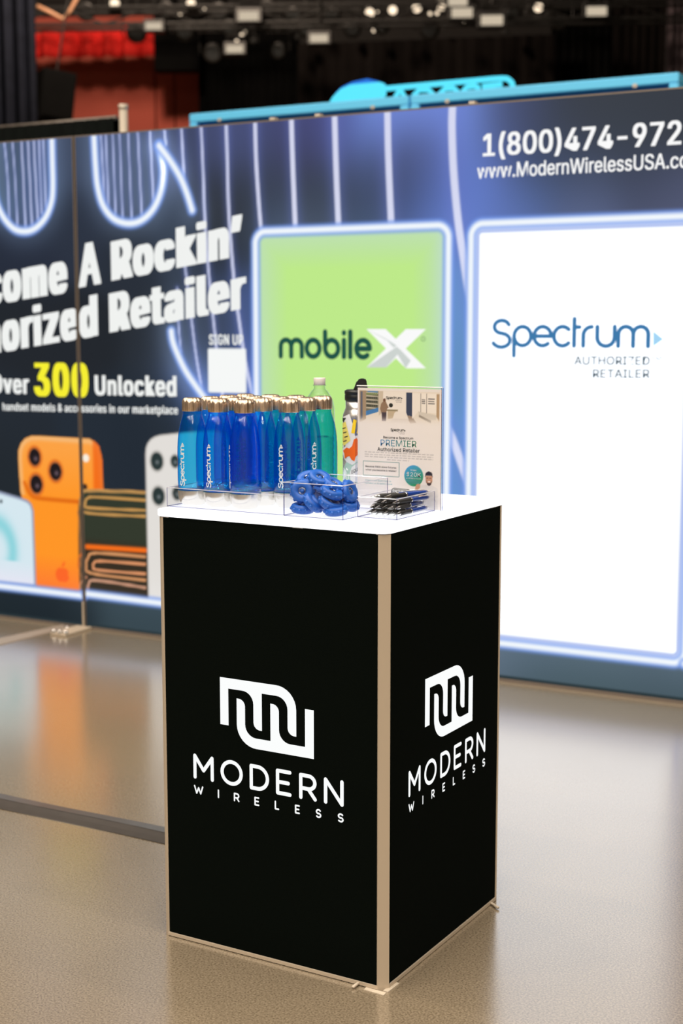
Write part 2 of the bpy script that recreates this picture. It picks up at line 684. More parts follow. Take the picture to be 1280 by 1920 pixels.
def mw_geo():
    """the interlocked emblem in units of its stroke: 11 wide, 7 high, y up from its foot"""
    def shape():
        p = [(0, 0), (6.7, 0)]
        p += [(6.7 + 2.3 * math.sin(a), 2.3 - 2.3 * math.cos(a)) for a in np.linspace(0.15, PI / 2, 8)]
        p += [(9, 5), (8.75, 5)]
        p += [(8.75 - 0.75 * math.sin(a), 4.25 + 0.75 * math.cos(a)) for a in np.linspace(0.2, PI / 2, 6)]
        p += [(8 - 1.3 + 1.3 * math.cos(a), 2.4 - 1.3 * math.sin(a)) for a in np.linspace(0, PI / 2, 8)]
        p += [(5, 1.1), (5, 5), (4.75, 5)]
        p += [(4.75 - 0.75 * math.sin(a), 4.25 + 0.75 * math.cos(a)) for a in np.linspace(0.2, PI / 2, 6)]
        p += [(4 - 1.3 + 1.3 * math.cos(a), 2.4 - 1.3 * math.sin(a)) for a in np.linspace(0, PI / 2, 8)]
        p += [(1, 1.1), (1, 5), (0, 5)]
        return p
    a = shape()
    return [[(x, 7 - y) for x, y in a], [(11 - x, y) for x, y in a]]


def lift_of(n, step=2e-5, group=4, wrap=16):
    return [((i // group) % wrap) * step for i in range(n)]


def flat_obj(name, v, f, mat, parent, fn):
    """put flat outlines (v 2-D) in place with fn(x, y) -> 3-D"""
    return mesh_obj(name, [fn(q[0], q[1]) for q in v], f, mat, parent)


def poly_bm(polys, fn):
    bm = bmesh.new()
    for p in polys:
        bm.faces.new([bm.verts.new(fn(x, y)) for x, y in p])
    bm.normal_update()
    bmesh.ops.triangulate(bm, faces=bm.faces[:])
    return bm


# ------------------------------------------------------------------ the hall
fl = mesh_obj('floor', [(-45, -20, 0), (25, -20, 0), (25, 48, 0), (-45, 48, 0)], [(0, 1, 2, 3)], MAT['polished_concrete'])
structure(fl, 'polished speckled beige concrete floor')
HE = -HYAW


def hp(a, D, z):
    q = HR * a + HF * D
    return (q.x, q.y, z)


def hall_box(name, a0, a1, d0, d1, z0, z1, mat, parent=None):
    v = [hp(a0, d0, z0), hp(a1, d0, z0), hp(a1, d1, z0), hp(a0, d1, z0), hp(a0, d0, z1), hp(a1, d0, z1), hp(a1, d1, z1), hp(a0, d1, z1)]
    return mesh_obj(name, v, box_geo((0, 0, 0), (1, 1, 1))[1], mat, parent)


structure(hall_box('wall_back', -24, 22, 34, 34.4, 0, 13, MAT['dark_hall']), 'dark far wall of the hall')
structure(hall_box('wall_left', -24.4, -24, -14, 34.4, 0, 13, MAT['hall_wall']), 'side wall of the hall')
structure(hall_box('wall_right', 22, 22.4, -14, 34.4, 0, 13, MAT['hall_wall']), 'side wall of the hall opposite')
structure(hall_box('wall_front', -24.4, 22.4, -14.4, -14, 0, 13, MAT['hall_wall']), 'near wall of the hall')
structure(hall_box('ceiling', -24.4, 22.4, -14.4, 34.4, 13, 13.3, MAT['dark_hall']), 'dark ceiling of the hall')


def drape(name, x0, x1, ytop, ybot, D, mat, folds=10, amp=0.12, floor_=False, parent=None, ytop1=None):
    a0, z1 = hall(x0, ytop, D)
    a1, z1b = hall(x1, ytop if ytop1 is None else ytop1, D)
    z0 = 0.0 if floor_ else hall((x0 + x1) / 2, ybot, D)[1]
    n = folds * 8
    vs, fs = [], []
    for k in range(n + 1):
        t = k / n
        off = amp * (math.sin(t * folds * 2 * PI) + 0.4 * math.sin(t * folds * 4.6 * PI + 1))
        a = a0 + (a1 - a0) * t
        zt = z1 + (z1b - z1) * t
        for dd in (0, 0.05):
            vs.append(hp(a, D + off + dd, z0))
            vs.append(hp(a, D + off + dd, zt))
    for k in range(n):
        i = k * 4
        fs += [(i, i + 4, i + 5, i + 1), (i + 2, i + 3, i + 7, i + 6), (i + 1, i + 5, i + 7, i + 3), (i, i + 2, i + 6, i + 4)]
    fs += [(0, 1, 3, 2), (n * 4, n * 4 + 2, n * 4 + 3, n * 4 + 1)]
    return mesh_obj(name, vs, fs, mat, parent, smooth=True)


# far red wall of upright panels
rw = empty('red_wall', hp(hall(210, 200, 30)[0], 30, 0))
rw.rotation_euler = (0, 0, HE)
tag(rw, 'dull red wall of tall panels far behind the black pipe drape', 'wall')
c0 = hall(210, 200, 30)[0]
for x0, x1 in ((40, 288.5), (291, 325), (327.5, 372)):
    a0, a1 = hall(x0, 100, 30)[0] - c0, hall(x1, 100, 30)[0] - c0
    box('panel', (a0, 0, 0), (a1, 0.2, hall(200, 30, 30)[1]), MAT['red_wall'], rw, 0.02)
tag(drape('red_valance', 58, 326, 62, 106, 28.6, MAT['red_drape'], 7, 0.10, ytop1=46), 'bright red fabric valance across the top of the dull red wall', 'valance')
sf = hall_box('black_soffit', hall(289, 100, 28)[0], hall(372, 100, 28)[0], 28, 28.4, hall(330, 131, 28)[1], hall(330, 96, 28)[1] + 5, MAT['black_drape'])
tag(sf, 'black hanging header box over the right end of the dull red wall', 'header')
tag(drape('stage_drape', 371, 562, 10, 0, 29, MAT['black_drape'], 12, 0.04, True), 'plain black stage curtain beside the red wall', 'curtain')
tag(drape('stage_drape', 558, 1042, 82, 0, 27, MAT['grey_drape'], 20, 0.025, True, ytop1=64), 'charcoal curtain behind the glowing cyan neon sign', 'curtain')
tag(drape('stage_drape', 1036, 1162, -60, 0, 28, MAT['black_drape'], 8, 0.04, True), 'narrow black curtain between the two charcoal curtains', 'curtain')
tag(drape('stage_drape', 1152, 1250, -60, 0, 26, MAT['grey_drape'], 6, 0.03, True), 'tall charcoal curtain above the end of the cyan booth wall', 'curtain')
pbr('mauve_column', (0.10, 0.075, 0.085), 0.8, noise=(4, 0.4))
tag(drape('column_sleeve', 1254, 1300, -60, 0, 25, MAT['mauve_column'], 4, 0.05, True), 'pale mauve fabric sleeve at the edge of the charcoal curtain', 'column')
tag(drape('column_sleeve', -30, 61, -60, 0, 20, MAT['navy_drape'], 4, 0.08, True), 'dark navy fabric column beside the bright red valance', 'column')
area('added_wall_light', hp(hall(180, 0, 18)[0], 18.0, 9.5), 1.2, 1400, (1.0, 0.78, 0.6), hp(hall(180, 90, 29)[0], 29, 5.5))  # unseen light added to brighten the far red wall and valance

# lighting truss
tz0, tz1 = hall(640, 60, 24)[1], hall(640, 22, 24)[1]
ta0, ta1 = hall(-60, 40, 24)[0], hall(1340, 40, 24)[0]


def truss(z0, z1, D, label):
    t = empty('lighting_truss', hp((ta0 + ta1) / 2, D, z0))
    t.rotation_euler = (0, 0, HE)
    tag(t, label, 'truss', 'lighting trusses')
    h = (ta1 - ta0) / 2
    for yy in (0, 0.4):
        for zz in (0, z1 - z0):
            Geo().tube([(-h, yy, zz), (h, yy, zz)], 0.03, 8).obj('chord', MAT['rig_metal'], t)
    n = 16
    for k in range(n):
        x0 = -h + 2 * h * k / n
        x1 = -h + 2 * h * (k + 1) / n
        Geo().tube([(x0, 0, 0 if k % 2 else z1 - z0), (x1, 0, z1 - z0 if k % 2 else 0)], 0.018, 6).obj('brace', MAT['rig_metal'], t)
    for s in (-0.7, 0.0, 0.7):
        Geo().tube([(s * h, 0.2, z1 - z0), (s * h, 0.2, 12.98 - z0)], 0.012, 6).obj('hanging_cable', MAT['rig_metal'], t)
    return t


truss(hall(640, 40, 24)[1], hall(640, 8, 24)[1], 24, 'black lighting truss nearer the red wall, carrying the lower row of lamps')
truss(hall(640, 12, 26.5)[1], hall(640, -20, 26.5)[1], 26.5, 'black lighting truss at the top edge, farther back')


def stage_light(x, y, D, lit, label, size=1.0, panel=False, dim=1.0):
    a, z = hall(x, y, D)
    t = empty('stage_light', hp(a, D, z))
    t.rotation_euler = (0, 0, HE)
    tag(t, label, 'lamp', 'stage lamps on the trusses')
    s = size
    if panel:
        box('housing', (-0.20 * s, 0.0, -0.09 * s), (0.20 * s, 0.22, 0.13 * s), MAT['rig_metal'], t, 0.01)
        box('lamp_face', (-0.15 * s, -0.012, -0.065 * s), (0.15 * s, 0.002, 0.065 * s), MAT['pale_panel'], t)
    else:
        g = Geo().lathe([(0.001, 0.22), (0.09 * s, 0.22), (0.11 * s, 0.05), (0.105 * s, 0.0), (0.07 * s, 0.0)], 14)
        b = g.obj('housing', MAT['rig_metal'], t, True)
        b.rotation_euler = (-PI / 2 + 0.35, 0, 0)
        d = Geo()
        d.add([(0.07 * s * math.cos(2 * PI * k / 16), 0.07 * s * math.sin(2 * PI * k / 16), -0.002) for k in range(16)], [tuple(range(16))[::-1]])
        l = d.obj('lens', MAT['warm_lens'] if lit else MAT['black_plastic'], t)
        l.rotation_euler = (-PI / 2 + 0.35, 0, 0)
    g = Geo()
    g.tube([(-0.15 * s, 0.1, 0), (-0.15 * s, 0.1, 0.24 * s), (0.15 * s, 0.1, 0.24 * s), (0.15 * s, 0.1, 0)], 0.014, 6)
    g.obj('yoke', MAT['rig_metal'], t)
    Geo().tube([(0, 0.1, 0.24 * s), (0, 0.1, 0.24 * s + 0.5)], 0.016, 6).obj('clamp', MAT['rig_metal'], t)
    return t


near = {215: 'round lit lamp over the middle of the red valance', 358: 'round lit lamp just past the end of the red valance', 693: 'first of four round lit lamps above the cyan sign',
        736: 'second of four round lit lamps above the cyan sign', 781: 'third of four round lit lamps above the cyan sign', 828: 'topmost of four round lit lamps above the cyan sign',
        1009: 'lone round lit lamp above the narrow black curtain'}
for x, y, sz in ((215, 7, 1.1), (358, 7, 1.0), (693, 24, 1.0), (736, 19, 0.95), (781, 15, 1.0), (828, 10, 1.1), (1009, 14, 1.0)):
    stage_light(x, y, 24.2, True, near[x], sz)
for x, y, sz, lab in ((6, 12, 1.0, 'pale rectangular lamp at the corner above the navy column'), (466, 30, 1.05, 'large pale rectangular lamp above the black stage curtain'),
                      (440, 92, 0.9, 'pale rectangular lamp hanging lowest before the black stage curtain'), (598, 72, 0.95, 'pale rectangular lamp over the charcoal curtain corner'),
                      (288, 49, 0.85, 'pale rectangular lamp at the end of the red valance'), (866, 24, 1.1, 'wide pale rectangular lamp above the cyan sign'),
                      (922, 38, 1.15, 'wide pale rectangular lamp lowest above the cyan sign'), (1118, 21, 1.05, 'pale rectangular lamp above the tall charcoal curtain'),
                      (858, 3, 1.0, 'wide pale rectangular lamp at the top edge above the cyan sign')):
    stage_light(x, y, 23.8, True, lab, sz, True)
for k, (x, y, sz) in enumerate(((255, 62, 1.6), (398, 100, 1.5), (520, 95, 1.3), (550, 30, 1.4), (160, 22, 1.5), (310, 18, 1.4), (410, 22, 1.5), (500, 14, 1.4), (620, 30, 1.5), (660, 55, 1.4),
                                (805, 55, 1.6), (960, 30, 1.5), (1050, 40, 1.4), (40, 30, 1.4), (715, 50, 1.3), (575, 55, 1.4), (430, 52, 1.4), (345, 60, 1.5))):
    stage_light(x, y, 24.6, False, 'unlit black stage lamp hanging in the dark rigging', sz)
random.seed(8)
for k in range(30):
    stage_light(330 + random.random() * 640, -4 + random.random() * 84, 25.2 + random.random(), random.random() < 0.45,
                'tiny lamp deep in the dark rigging over the stage', 0.42)

# hanging loudspeaker
a, z = hall(105, 228, 21.5)
sp = empty('loudspeaker', hp(a, 21.5, z))
sp.rotation_euler = (0, 0.12, HE + 0.5)
tag(sp, 'black loudspeaker hanging tilted in front of the red wall', 'loudspeaker')
hh = hall(105, 130, 21.5)[1] - z
box('cabinet', (-0.25, 0, 0.02), (0.25, 0.5, hh), MAT['black_drape'], sp, 0.02)
box('grille', (-0.22, -0.02, 0.06), (0.22, 0.0, hh - 0.04), MAT['black_drape'], sp, 0.008)
Geo().tube([(0, 0.25, hh), (0.5, 0.25, 12.9 - z)], 0.012, 6).obj('hanging_cable', MAT['rig_metal'], sp)
pts = [hall(x, y, 22) for x, y in ((70, 12), (95, 24), (118, 36), (132, 20), (147, -8), (150, -60))]
tag(Geo().tube([hp(q[0], 22, q[1]) for q in pts], 0.035, 8).obj('power_cord', MAT['cord_orange'], None, True), 'tan cord looping down above the loudspeaker', 'cord')

# ------------------------------------------------------------------ pipe and drape, cyan booth, neon sign (behind the lightbox wall)


def wp(u, off, v):
    q = WO + WU * u + WN * off
    return (q.x, q.y, v)


u0, v0 = wall(-60, 243, 2.2)
u1, v1 = wall(219, 217, 2.2)
vt = (v0 + v1) / 2
pd = empty('pipe_drape', wp((u0 + u1) / 2, 2.2, 0), WYAW)
tag(pd, 'black drape hung from a level pipe just behind the lightbox wall', 'drape')
g = Geo()
n = 90
vs, fs = [], []
for k in range(n + 1):
    t = k / n
    uu = -(u1 - u0) / 2 + (u1 - u0) * t
    off = 0.02 * math.sin(t * 80) + 0.012 * math.sin(t * 171 + 1)
    vs += [(uu, off - 0.03, 0.01), (uu, off * 0.4 - 0.03, vt - 0.012), (uu, off * 0.4 + 0.03, vt - 0.012), (uu, off + 0.03, 0.01)]
for k in range(n):
    i = k * 4
    for j in range(4):
        fs.append((i + j, i + 4 + j, i + 4 + (j + 1) % 4, i + (j + 1) % 4))
mesh_obj('fabric', vs, fs, MAT['pipe_drape'], pd, True)
Geo().tube([(-(u1 - u0) / 2, 0, vt - 0.008), ((u1 - u0) / 2, 0, vt - 0.008)], 0.014, 10).obj('pipe', MAT['dark_aluminium'], pd, True)
uu, vv = wall(231, 196, 2.2)
up = empty('drape_upright', wp(uu, 2.2, 0), WYAW)
tag(up, 'pale upright pole at the end of the black pipe drape', 'pole')
Geo().tube([(0, 0, 0.012), (0, 0, vv - 0.01)], 0.027, 14).obj('pole', MAT['pipe_metal'], up, True)
Geo().tube([(0, 0, vv - 0.03), (0, 0, vv)], 0.031, 14).obj('cap', MAT['pipe_metal'], up, True)
box('base_plate', (-0.03, -0.2, 0), (0.35, 0.2, 0.012), MAT['dark_aluminium'], up)

CO = 3.0
for x0, x1, y0, y1, lab in ((359, 769, 210, 178, 'cyan booth wall with a raised frame below the neon swoosh'), (773, 1275, 178, 142, 'longer cyan booth wall rising behind the phone number')):
    ua, va = wall(x0, y0, CO)
    ub, vb = wall(x1, y1, CO)
    vt = 2.855
    bw = empty('booth_wall', wp((ua + ub) / 2, CO, 0), WYAW)
    tag(bw, lab, 'booth wall', 'cyan booth walls')
    h = (ub - ua) / 2
    fr = 0.058
    box('top_rail', (-h, -0.03, vt - fr), (h, 0.09, vt), MAT['cyan_lit_frame'], bw, 0.008)
    box('side_rail', (-h, -0.03, 0), (-h + fr, 0.09, vt - fr), MAT['cyan_lit_frame'], bw, 0.008)
    box('side_rail', (h - fr, -0.03, 0), (h, 0.09, vt - fr), MAT['cyan_lit_frame'], bw, 0.008)
    box('bottom_rail', (-h + fr, -0.03, 0), (h - fr, 0.09, 0.09), MAT['cyan_lit_frame'], bw, 0.008)
    box('inset', (-h + fr, 0.02, 0.09), (h - fr, 0.06, vt - fr), MAT['blue_inset'], bw)
    for xx in (-0.35, 0.35):
        box('bolt', (xx * h * 2 - 0.012, -0.036, vt - fr - 0.008), (xx * h * 2 + 0.012, -0.03, vt - fr + 0.012), MAT['pipe_metal'], bw)

NO = 3.35
ns = empty('neon_sign', wp(wall(790, 170, NO)[0], NO, 0), WYAW)
tag(ns, 'cyan neon sign with a swoosh above the cyan booth wall', 'sign')
nu = wall(790, 170, NO)[0]


def npt(x, y, dy=0.0):
    u, v = wall(x, y, NO)
    return (u - nu, dy, v)


def smooth_path(pts, n=8, closed=False):
    out = []
    P = [Vector(q) for q in pts]
    m = len(P)
    for i in range(m - 1 if not closed else m):
        p0, p1 = P[(i - 1) % m] if (closed or i > 0) else P[0], P[i]
        p2 = P[(i + 1) % m]
        p3 = P[(i + 2) % m] if (closed or i + 2 < m) else p2
        for k in range(n):
            t = k / n
            out.append(0.5 * ((2 * p1) + (p2 - p0) * t + (2 * p0 - 5 * p1 + 4 * p2 - p3) * t * t + (3 * p1 - p0 - 3 * p2 + p3) * t ** 3))
    if not closed:
        out.append(P[-1])
    return out


bord = [npt(726, 166), npt(740, 164.5), npt(880, 152), npt(940, 147), npt(955, 151), npt(961, 165), npt(958, 215), npt(945, 236), npt(800, 250), npt(728, 255), npt(724, 245)]
Geo().tube(smooth_path(bord, 6), 0.017, 10).obj('border_tube', MAT['neon_cyan'], ns, True)


def swoosh(name, outline, d0, d1, mat):
    bm = bmesh.new()
    f0 = [bm.verts.new((p[0], d0, p[2])) for p in outline]
    f1 = [bm.verts.new((p[0], d1, p[2])) for p in outline]
    bm.faces.new(f0)
    bm.faces.new(f1[::-1])
    for i in range(len(outline)):
        j = (i + 1) % len(outline)
        bm.faces.new((f0[i], f0[j], f1[j], f1[i]))
    return bm_obj(name, bm, mat, ns)


swoosh('swoosh', [npt(*q) for q in ((620, 195), (628, 182), (642, 168), (660, 160), (690, 157), (716, 155), (720, 160), (720, 178), (714, 183), (690, 190), (640, 215), (622, 215))], -0.03, 0.03, MAT['neon_cyan'])
swoosh('swoosh_top', [npt(*q) for q in ((630, 176), (642, 164), (662, 154), (690, 148), (708, 152), (717, 156), (690, 158), (660, 161), (645, 168))], -0.015, 0.05, MAT['neon_blue'])
for shp in ([[(742, 205), (742, 180), (747, 172), (753, 172), (757, 180), (757, 205)]], [[(776, 205), (776, 178), (786, 168), (803, 168), (811, 176), (811, 205)]],
            [[(824, 205), (824, 176), (834, 166), (850, 165), (858, 172), (858, 205)]], [[(898, 166), (890, 161), (875, 163), (867, 172), (870, 182), (893, 188), (897, 200)]],
            [[(905, 162), (940, 158)], [(922, 160), (922, 200)]]):
    g = Geo()
    for ln in shp:
        g.tube([npt(*q) for q in ln], 0.017, 8)
    g.obj('letter_tube', MAT['neon_cyan'], ns, True)
for x in (660, 830, 930):
    q = npt(x, 200)
    Geo().tube([(q[0], 0.07, 0), (q[0], 0.07, q[2])], 0.02, 8).obj('support_post', MAT['rig_metal'], ns)
    Geo().tube([(q[0], 0.07, q[2]), (q[0], 0.0, q[2])], 0.015, 8).obj('bracket', MAT['rig_metal'], ns)

# ------------------------------------------------------------------ lightbox wall
US, UE = -1.35, 3.75
STEP = 0.005
FRM = 0.012


def smoothstep(a, b, x):
    t = np.clip((x - a) / (b - a), 0, 1)
    return t * t * (3 - 2 * t)


class Canvas:
    """inks of one printed sheet, kept at its grid points"""
    def __init__(s, u0, u1, v0, v1, step):
        s.nu = int(round((u1 - u0) / step)) + 1
        s.nv = int(round((v1 - v0) / step)) + 1
        s.u = np.linspace(u0, u1, s.nu)
        s.v = np.linspace(v0, v1, s.nv)
        s.U, s.V = np.meshgrid(s.u, s.v)
        s.c = np.zeros((s.nv, s.nu, 3))
        s.px = step

    def over(s, mask, col):
        s.c = s.c * (1 - mask[..., None]) + np.asarray(col, float) * mask[..., None]

    def add(s, mask, col):
        s.c = s.c + np.asarray(col, float) * mask[..., None]

    def dist(s, line):
        d = np.full(s.U.shape, 1e3)
        for (a, b) in zip(line[:-1], line[1:]):
            ax, ay, bx, by = a[0], a[1], b[0], b[1]
            dx, dy = bx - ax, by - ay
            l2 = dx * dx + dy * dy + 1e-12
            t = np.clip(((s.U - ax) * dx + (s.V - ay) * dy) / l2, 0, 1)
            d = np.minimum(d, np.hypot(s.U - ax - t * dx, s.V - ay - t * dy))
        return d

    def rrect(s, u0, u1, v0, v1, r):
        qx = np.abs(s.U - (u0 + u1) / 2) - (u1 - u0) / 2 + r
        qy = np.abs(s.V - (v0 + v1) / 2) - (v1 - v0) / 2 + r
        return np.hypot(np.maximum(qx, 0), np.maximum(qy, 0)) + np.minimum(np.maximum(qx, qy), 0) - r

    def poly(s, pts):
        """signed distance to a polygon, negative inside"""
        d = s.dist(list(pts) + [pts[0]])
        ins = np.zeros(s.U.shape, bool)
        m = len(pts)
        for i in range(m):
            (x0, y0), (x1, y1) = pts[i], pts[(i + 1) % m]
            c = ((y0 > s.V) != (y1 > s.V))
            xi = (x1 - x0) * (s.V - y0) / ((y1 - y0) if abs(y1 - y0) > 1e-12 else 1e-12) + x0
            ins ^= c & (s.U < xi)
        return np.where(ins, -d, d)

    def fill(s, sd, col, e=None):
        e = s.px * 0.7 if e is None else e
        s.over(1 - smoothstep(-e, e, sd), col)

    def neon(s, d, w, glow=1.0):
        s.add(glow * 0.5 * np.exp(-(d / 0.085) ** 2), (46, 54, 66))
        s.over(0.9 * (1 - smoothstep(w * 0.45, w * 1.2, d)), (118, 154, 236))
        s.over(1 - smoothstep(w * 0.05, w * 0.80, d), (245, 250, 253))

    def mesh(s, name, mat, parent, y=0.0, boost=0.0):
        me = bpy.data.meshes.new(name)
        nv, nu = s.nv, s.nu
        co = np.stack([s.U, np.full_like(s.U, y), s.V], -1).reshape(-1, 3)
        idx = np.arange(nv * nu).reshape(nv, nu)
        q = np.stack([idx[:-1, :-1], idx[:-1, 1:], idx[1:, 1:], idx[1:, :-1]], -1).reshape(-1, 4)
        me.vertices.add(len(co))
        me.vertices.foreach_set('co', co.ravel())
        me.loops.add(q.size)
        me.loops.foreach_set('vertex_index', q.ravel().astype(np.int32))
        me.polygons.add(len(q))
        me.polygons.foreach_set('loop_start', np.arange(0, q.size, 4, dtype=np.int32))
        me.update(calc_edges=True)
        at = me.color_attributes.new('ink', 'FLOAT_COLOR', 'POINT')
        rgb = lin(np.clip(s.c, 0, 255))
        rgb = rgb * (1 + boost * np.array([0.86, 1.0, 1.16]) * np.clip((rgb.min(-1, keepdims=True) - 0.94) / 0.04, 0, 1))
        rgba = np.concatenate([rgb.reshape(-1, 3), np.ones((nv * nu, 1))], 1)
        at.data.foreach_set('color', rgba.astype(np.float32).ravel())
        me.materials.append(mat)
        o = bpy.data.objects.new(name, me)
        COL.objects.link(o)
        o.parent = parent
        return o


GROUND = [(20, 300, 70, 85, 105), (60, 350, 75, 95, 120), (118, 300, 60, 70, 92), (118, 420, 45, 52, 66), (60, 470, 40, 46, 60), (60, 620, 36, 40, 46), (150, 640, 36, 40, 46), (30, 800, 38, 44, 52), (180, 800, 38, 46, 56),
          (240, 800, 36, 44, 54), (20, 870, 36, 42, 48), (155, 290, 62, 72, 92), (160, 420, 45, 52, 66), (240, 330, 85, 100, 125), (240, 470, 42, 48, 58), (330, 430, 58, 68, 84), (330, 280, 70, 80, 110), (350, 250, 58, 64, 88),
          (400, 260, 72, 80, 120), (400, 340, 48, 53, 64), (450, 280, 80, 90, 140), (450, 350, 52, 57, 66), (300, 640, 40, 45, 52), (345, 640, 78, 92, 114), (385, 620, 60, 70, 88), (430, 610, 56, 62, 74), (465, 560, 75, 95, 150),
          (470, 640, 80, 105, 175), (440, 480, 46, 52, 62), (360, 700, 90, 110, 160), (300, 760, 40, 48, 58), (420, 760, 80, 110, 180), (510, 260, 72, 78, 124), (510, 350, 60, 68, 84), (510, 410, 72, 87, 112), (590, 250, 68, 70, 108),
          (590, 350, 56, 62, 74), (590, 410, 78, 90, 112), (605, 225, 82, 87, 152), (685, 236, 124, 156, 234), (680, 290, 96, 114, 186), (680, 350, 63, 74, 96), (680, 410, 70, 88, 118), (780, 225, 118, 142, 224), (780, 290, 76, 84, 126),
          (780, 370, 68, 84, 126), (820, 330, 98, 118, 192), (820, 400, 95, 120, 192), (880, 230, 116, 142, 222), (900, 300, 102, 126, 202), (880, 380, 100, 126, 204), (960, 220, 70, 76, 104), (960, 260, 72, 83, 120), (1000, 360, 80, 100, 148),
          (950, 400, 94, 115, 178), (1100, 200, 60, 64, 72), (1250, 200, 58, 62, 70), (1100, 350, 68, 77, 100), (1200, 350, 66, 72, 94), (1250, 390, 82, 88, 114), (1100, 400, 98, 110, 150), (860, 560, 99, 141, 197), (860, 700, 97, 140, 190),
          (860, 850, 99, 145, 204), (60, 1135, 34, 42, 49), (60, 1155, 30, 40, 45), (230, 1165, 58, 74, 82), (230, 1150, 56, 70, 78), (150, 1145, 36, 45, 51), (936, 1235, 98, 114, 132), (1000, 1242, 100, 116, 134), (1000, 1275, 56, 76, 80), (1120, 1256, 100, 116, 132), (1120, 1290, 56, 76, 80), (1250, 1272, 98, 114, 130), (1250, 1305, 54, 72, 77), (600, 1200, 62, 80, 88), (400, 1180, 58, 74, 82),
          (440, 400, 50, 55, 62), (490, 320, 58, 64, 82), (560, 300, 60, 62, 86), (640, 335, 58, 64, 80), (600, 385, 62, 72, 86), (700, 330, 66, 76, 104), (750, 335, 66, 74, 104), (640, 260, 80, 88, 150), (560, 240, 66, 68, 104), (455, 250, 70, 76, 112), (1040, 240, 62, 68, 82), (1040, 300, 64, 72, 92), (1180, 270, 60, 66, 76), (1400, 250, 58, 62, 70), (1400, 420, 80, 86, 110), (-150, 500, 38, 44, 54), (-150, 900, 38, 44, 52), (-300, 350, 60, 72, 92)]
BARV = 0.156
PV1 = 1.83                     # top of the two framed panels
GRE = (0.975, 1.886)
SPE = (1.984, 2.888)


def W2(*pts):
    return [wall(x, y) for x, y in pts]


def curve(pts, n=6):
    return [(q.x, q.y) for q in smooth_path([(a, b, 0) for a, b in pts], n)]


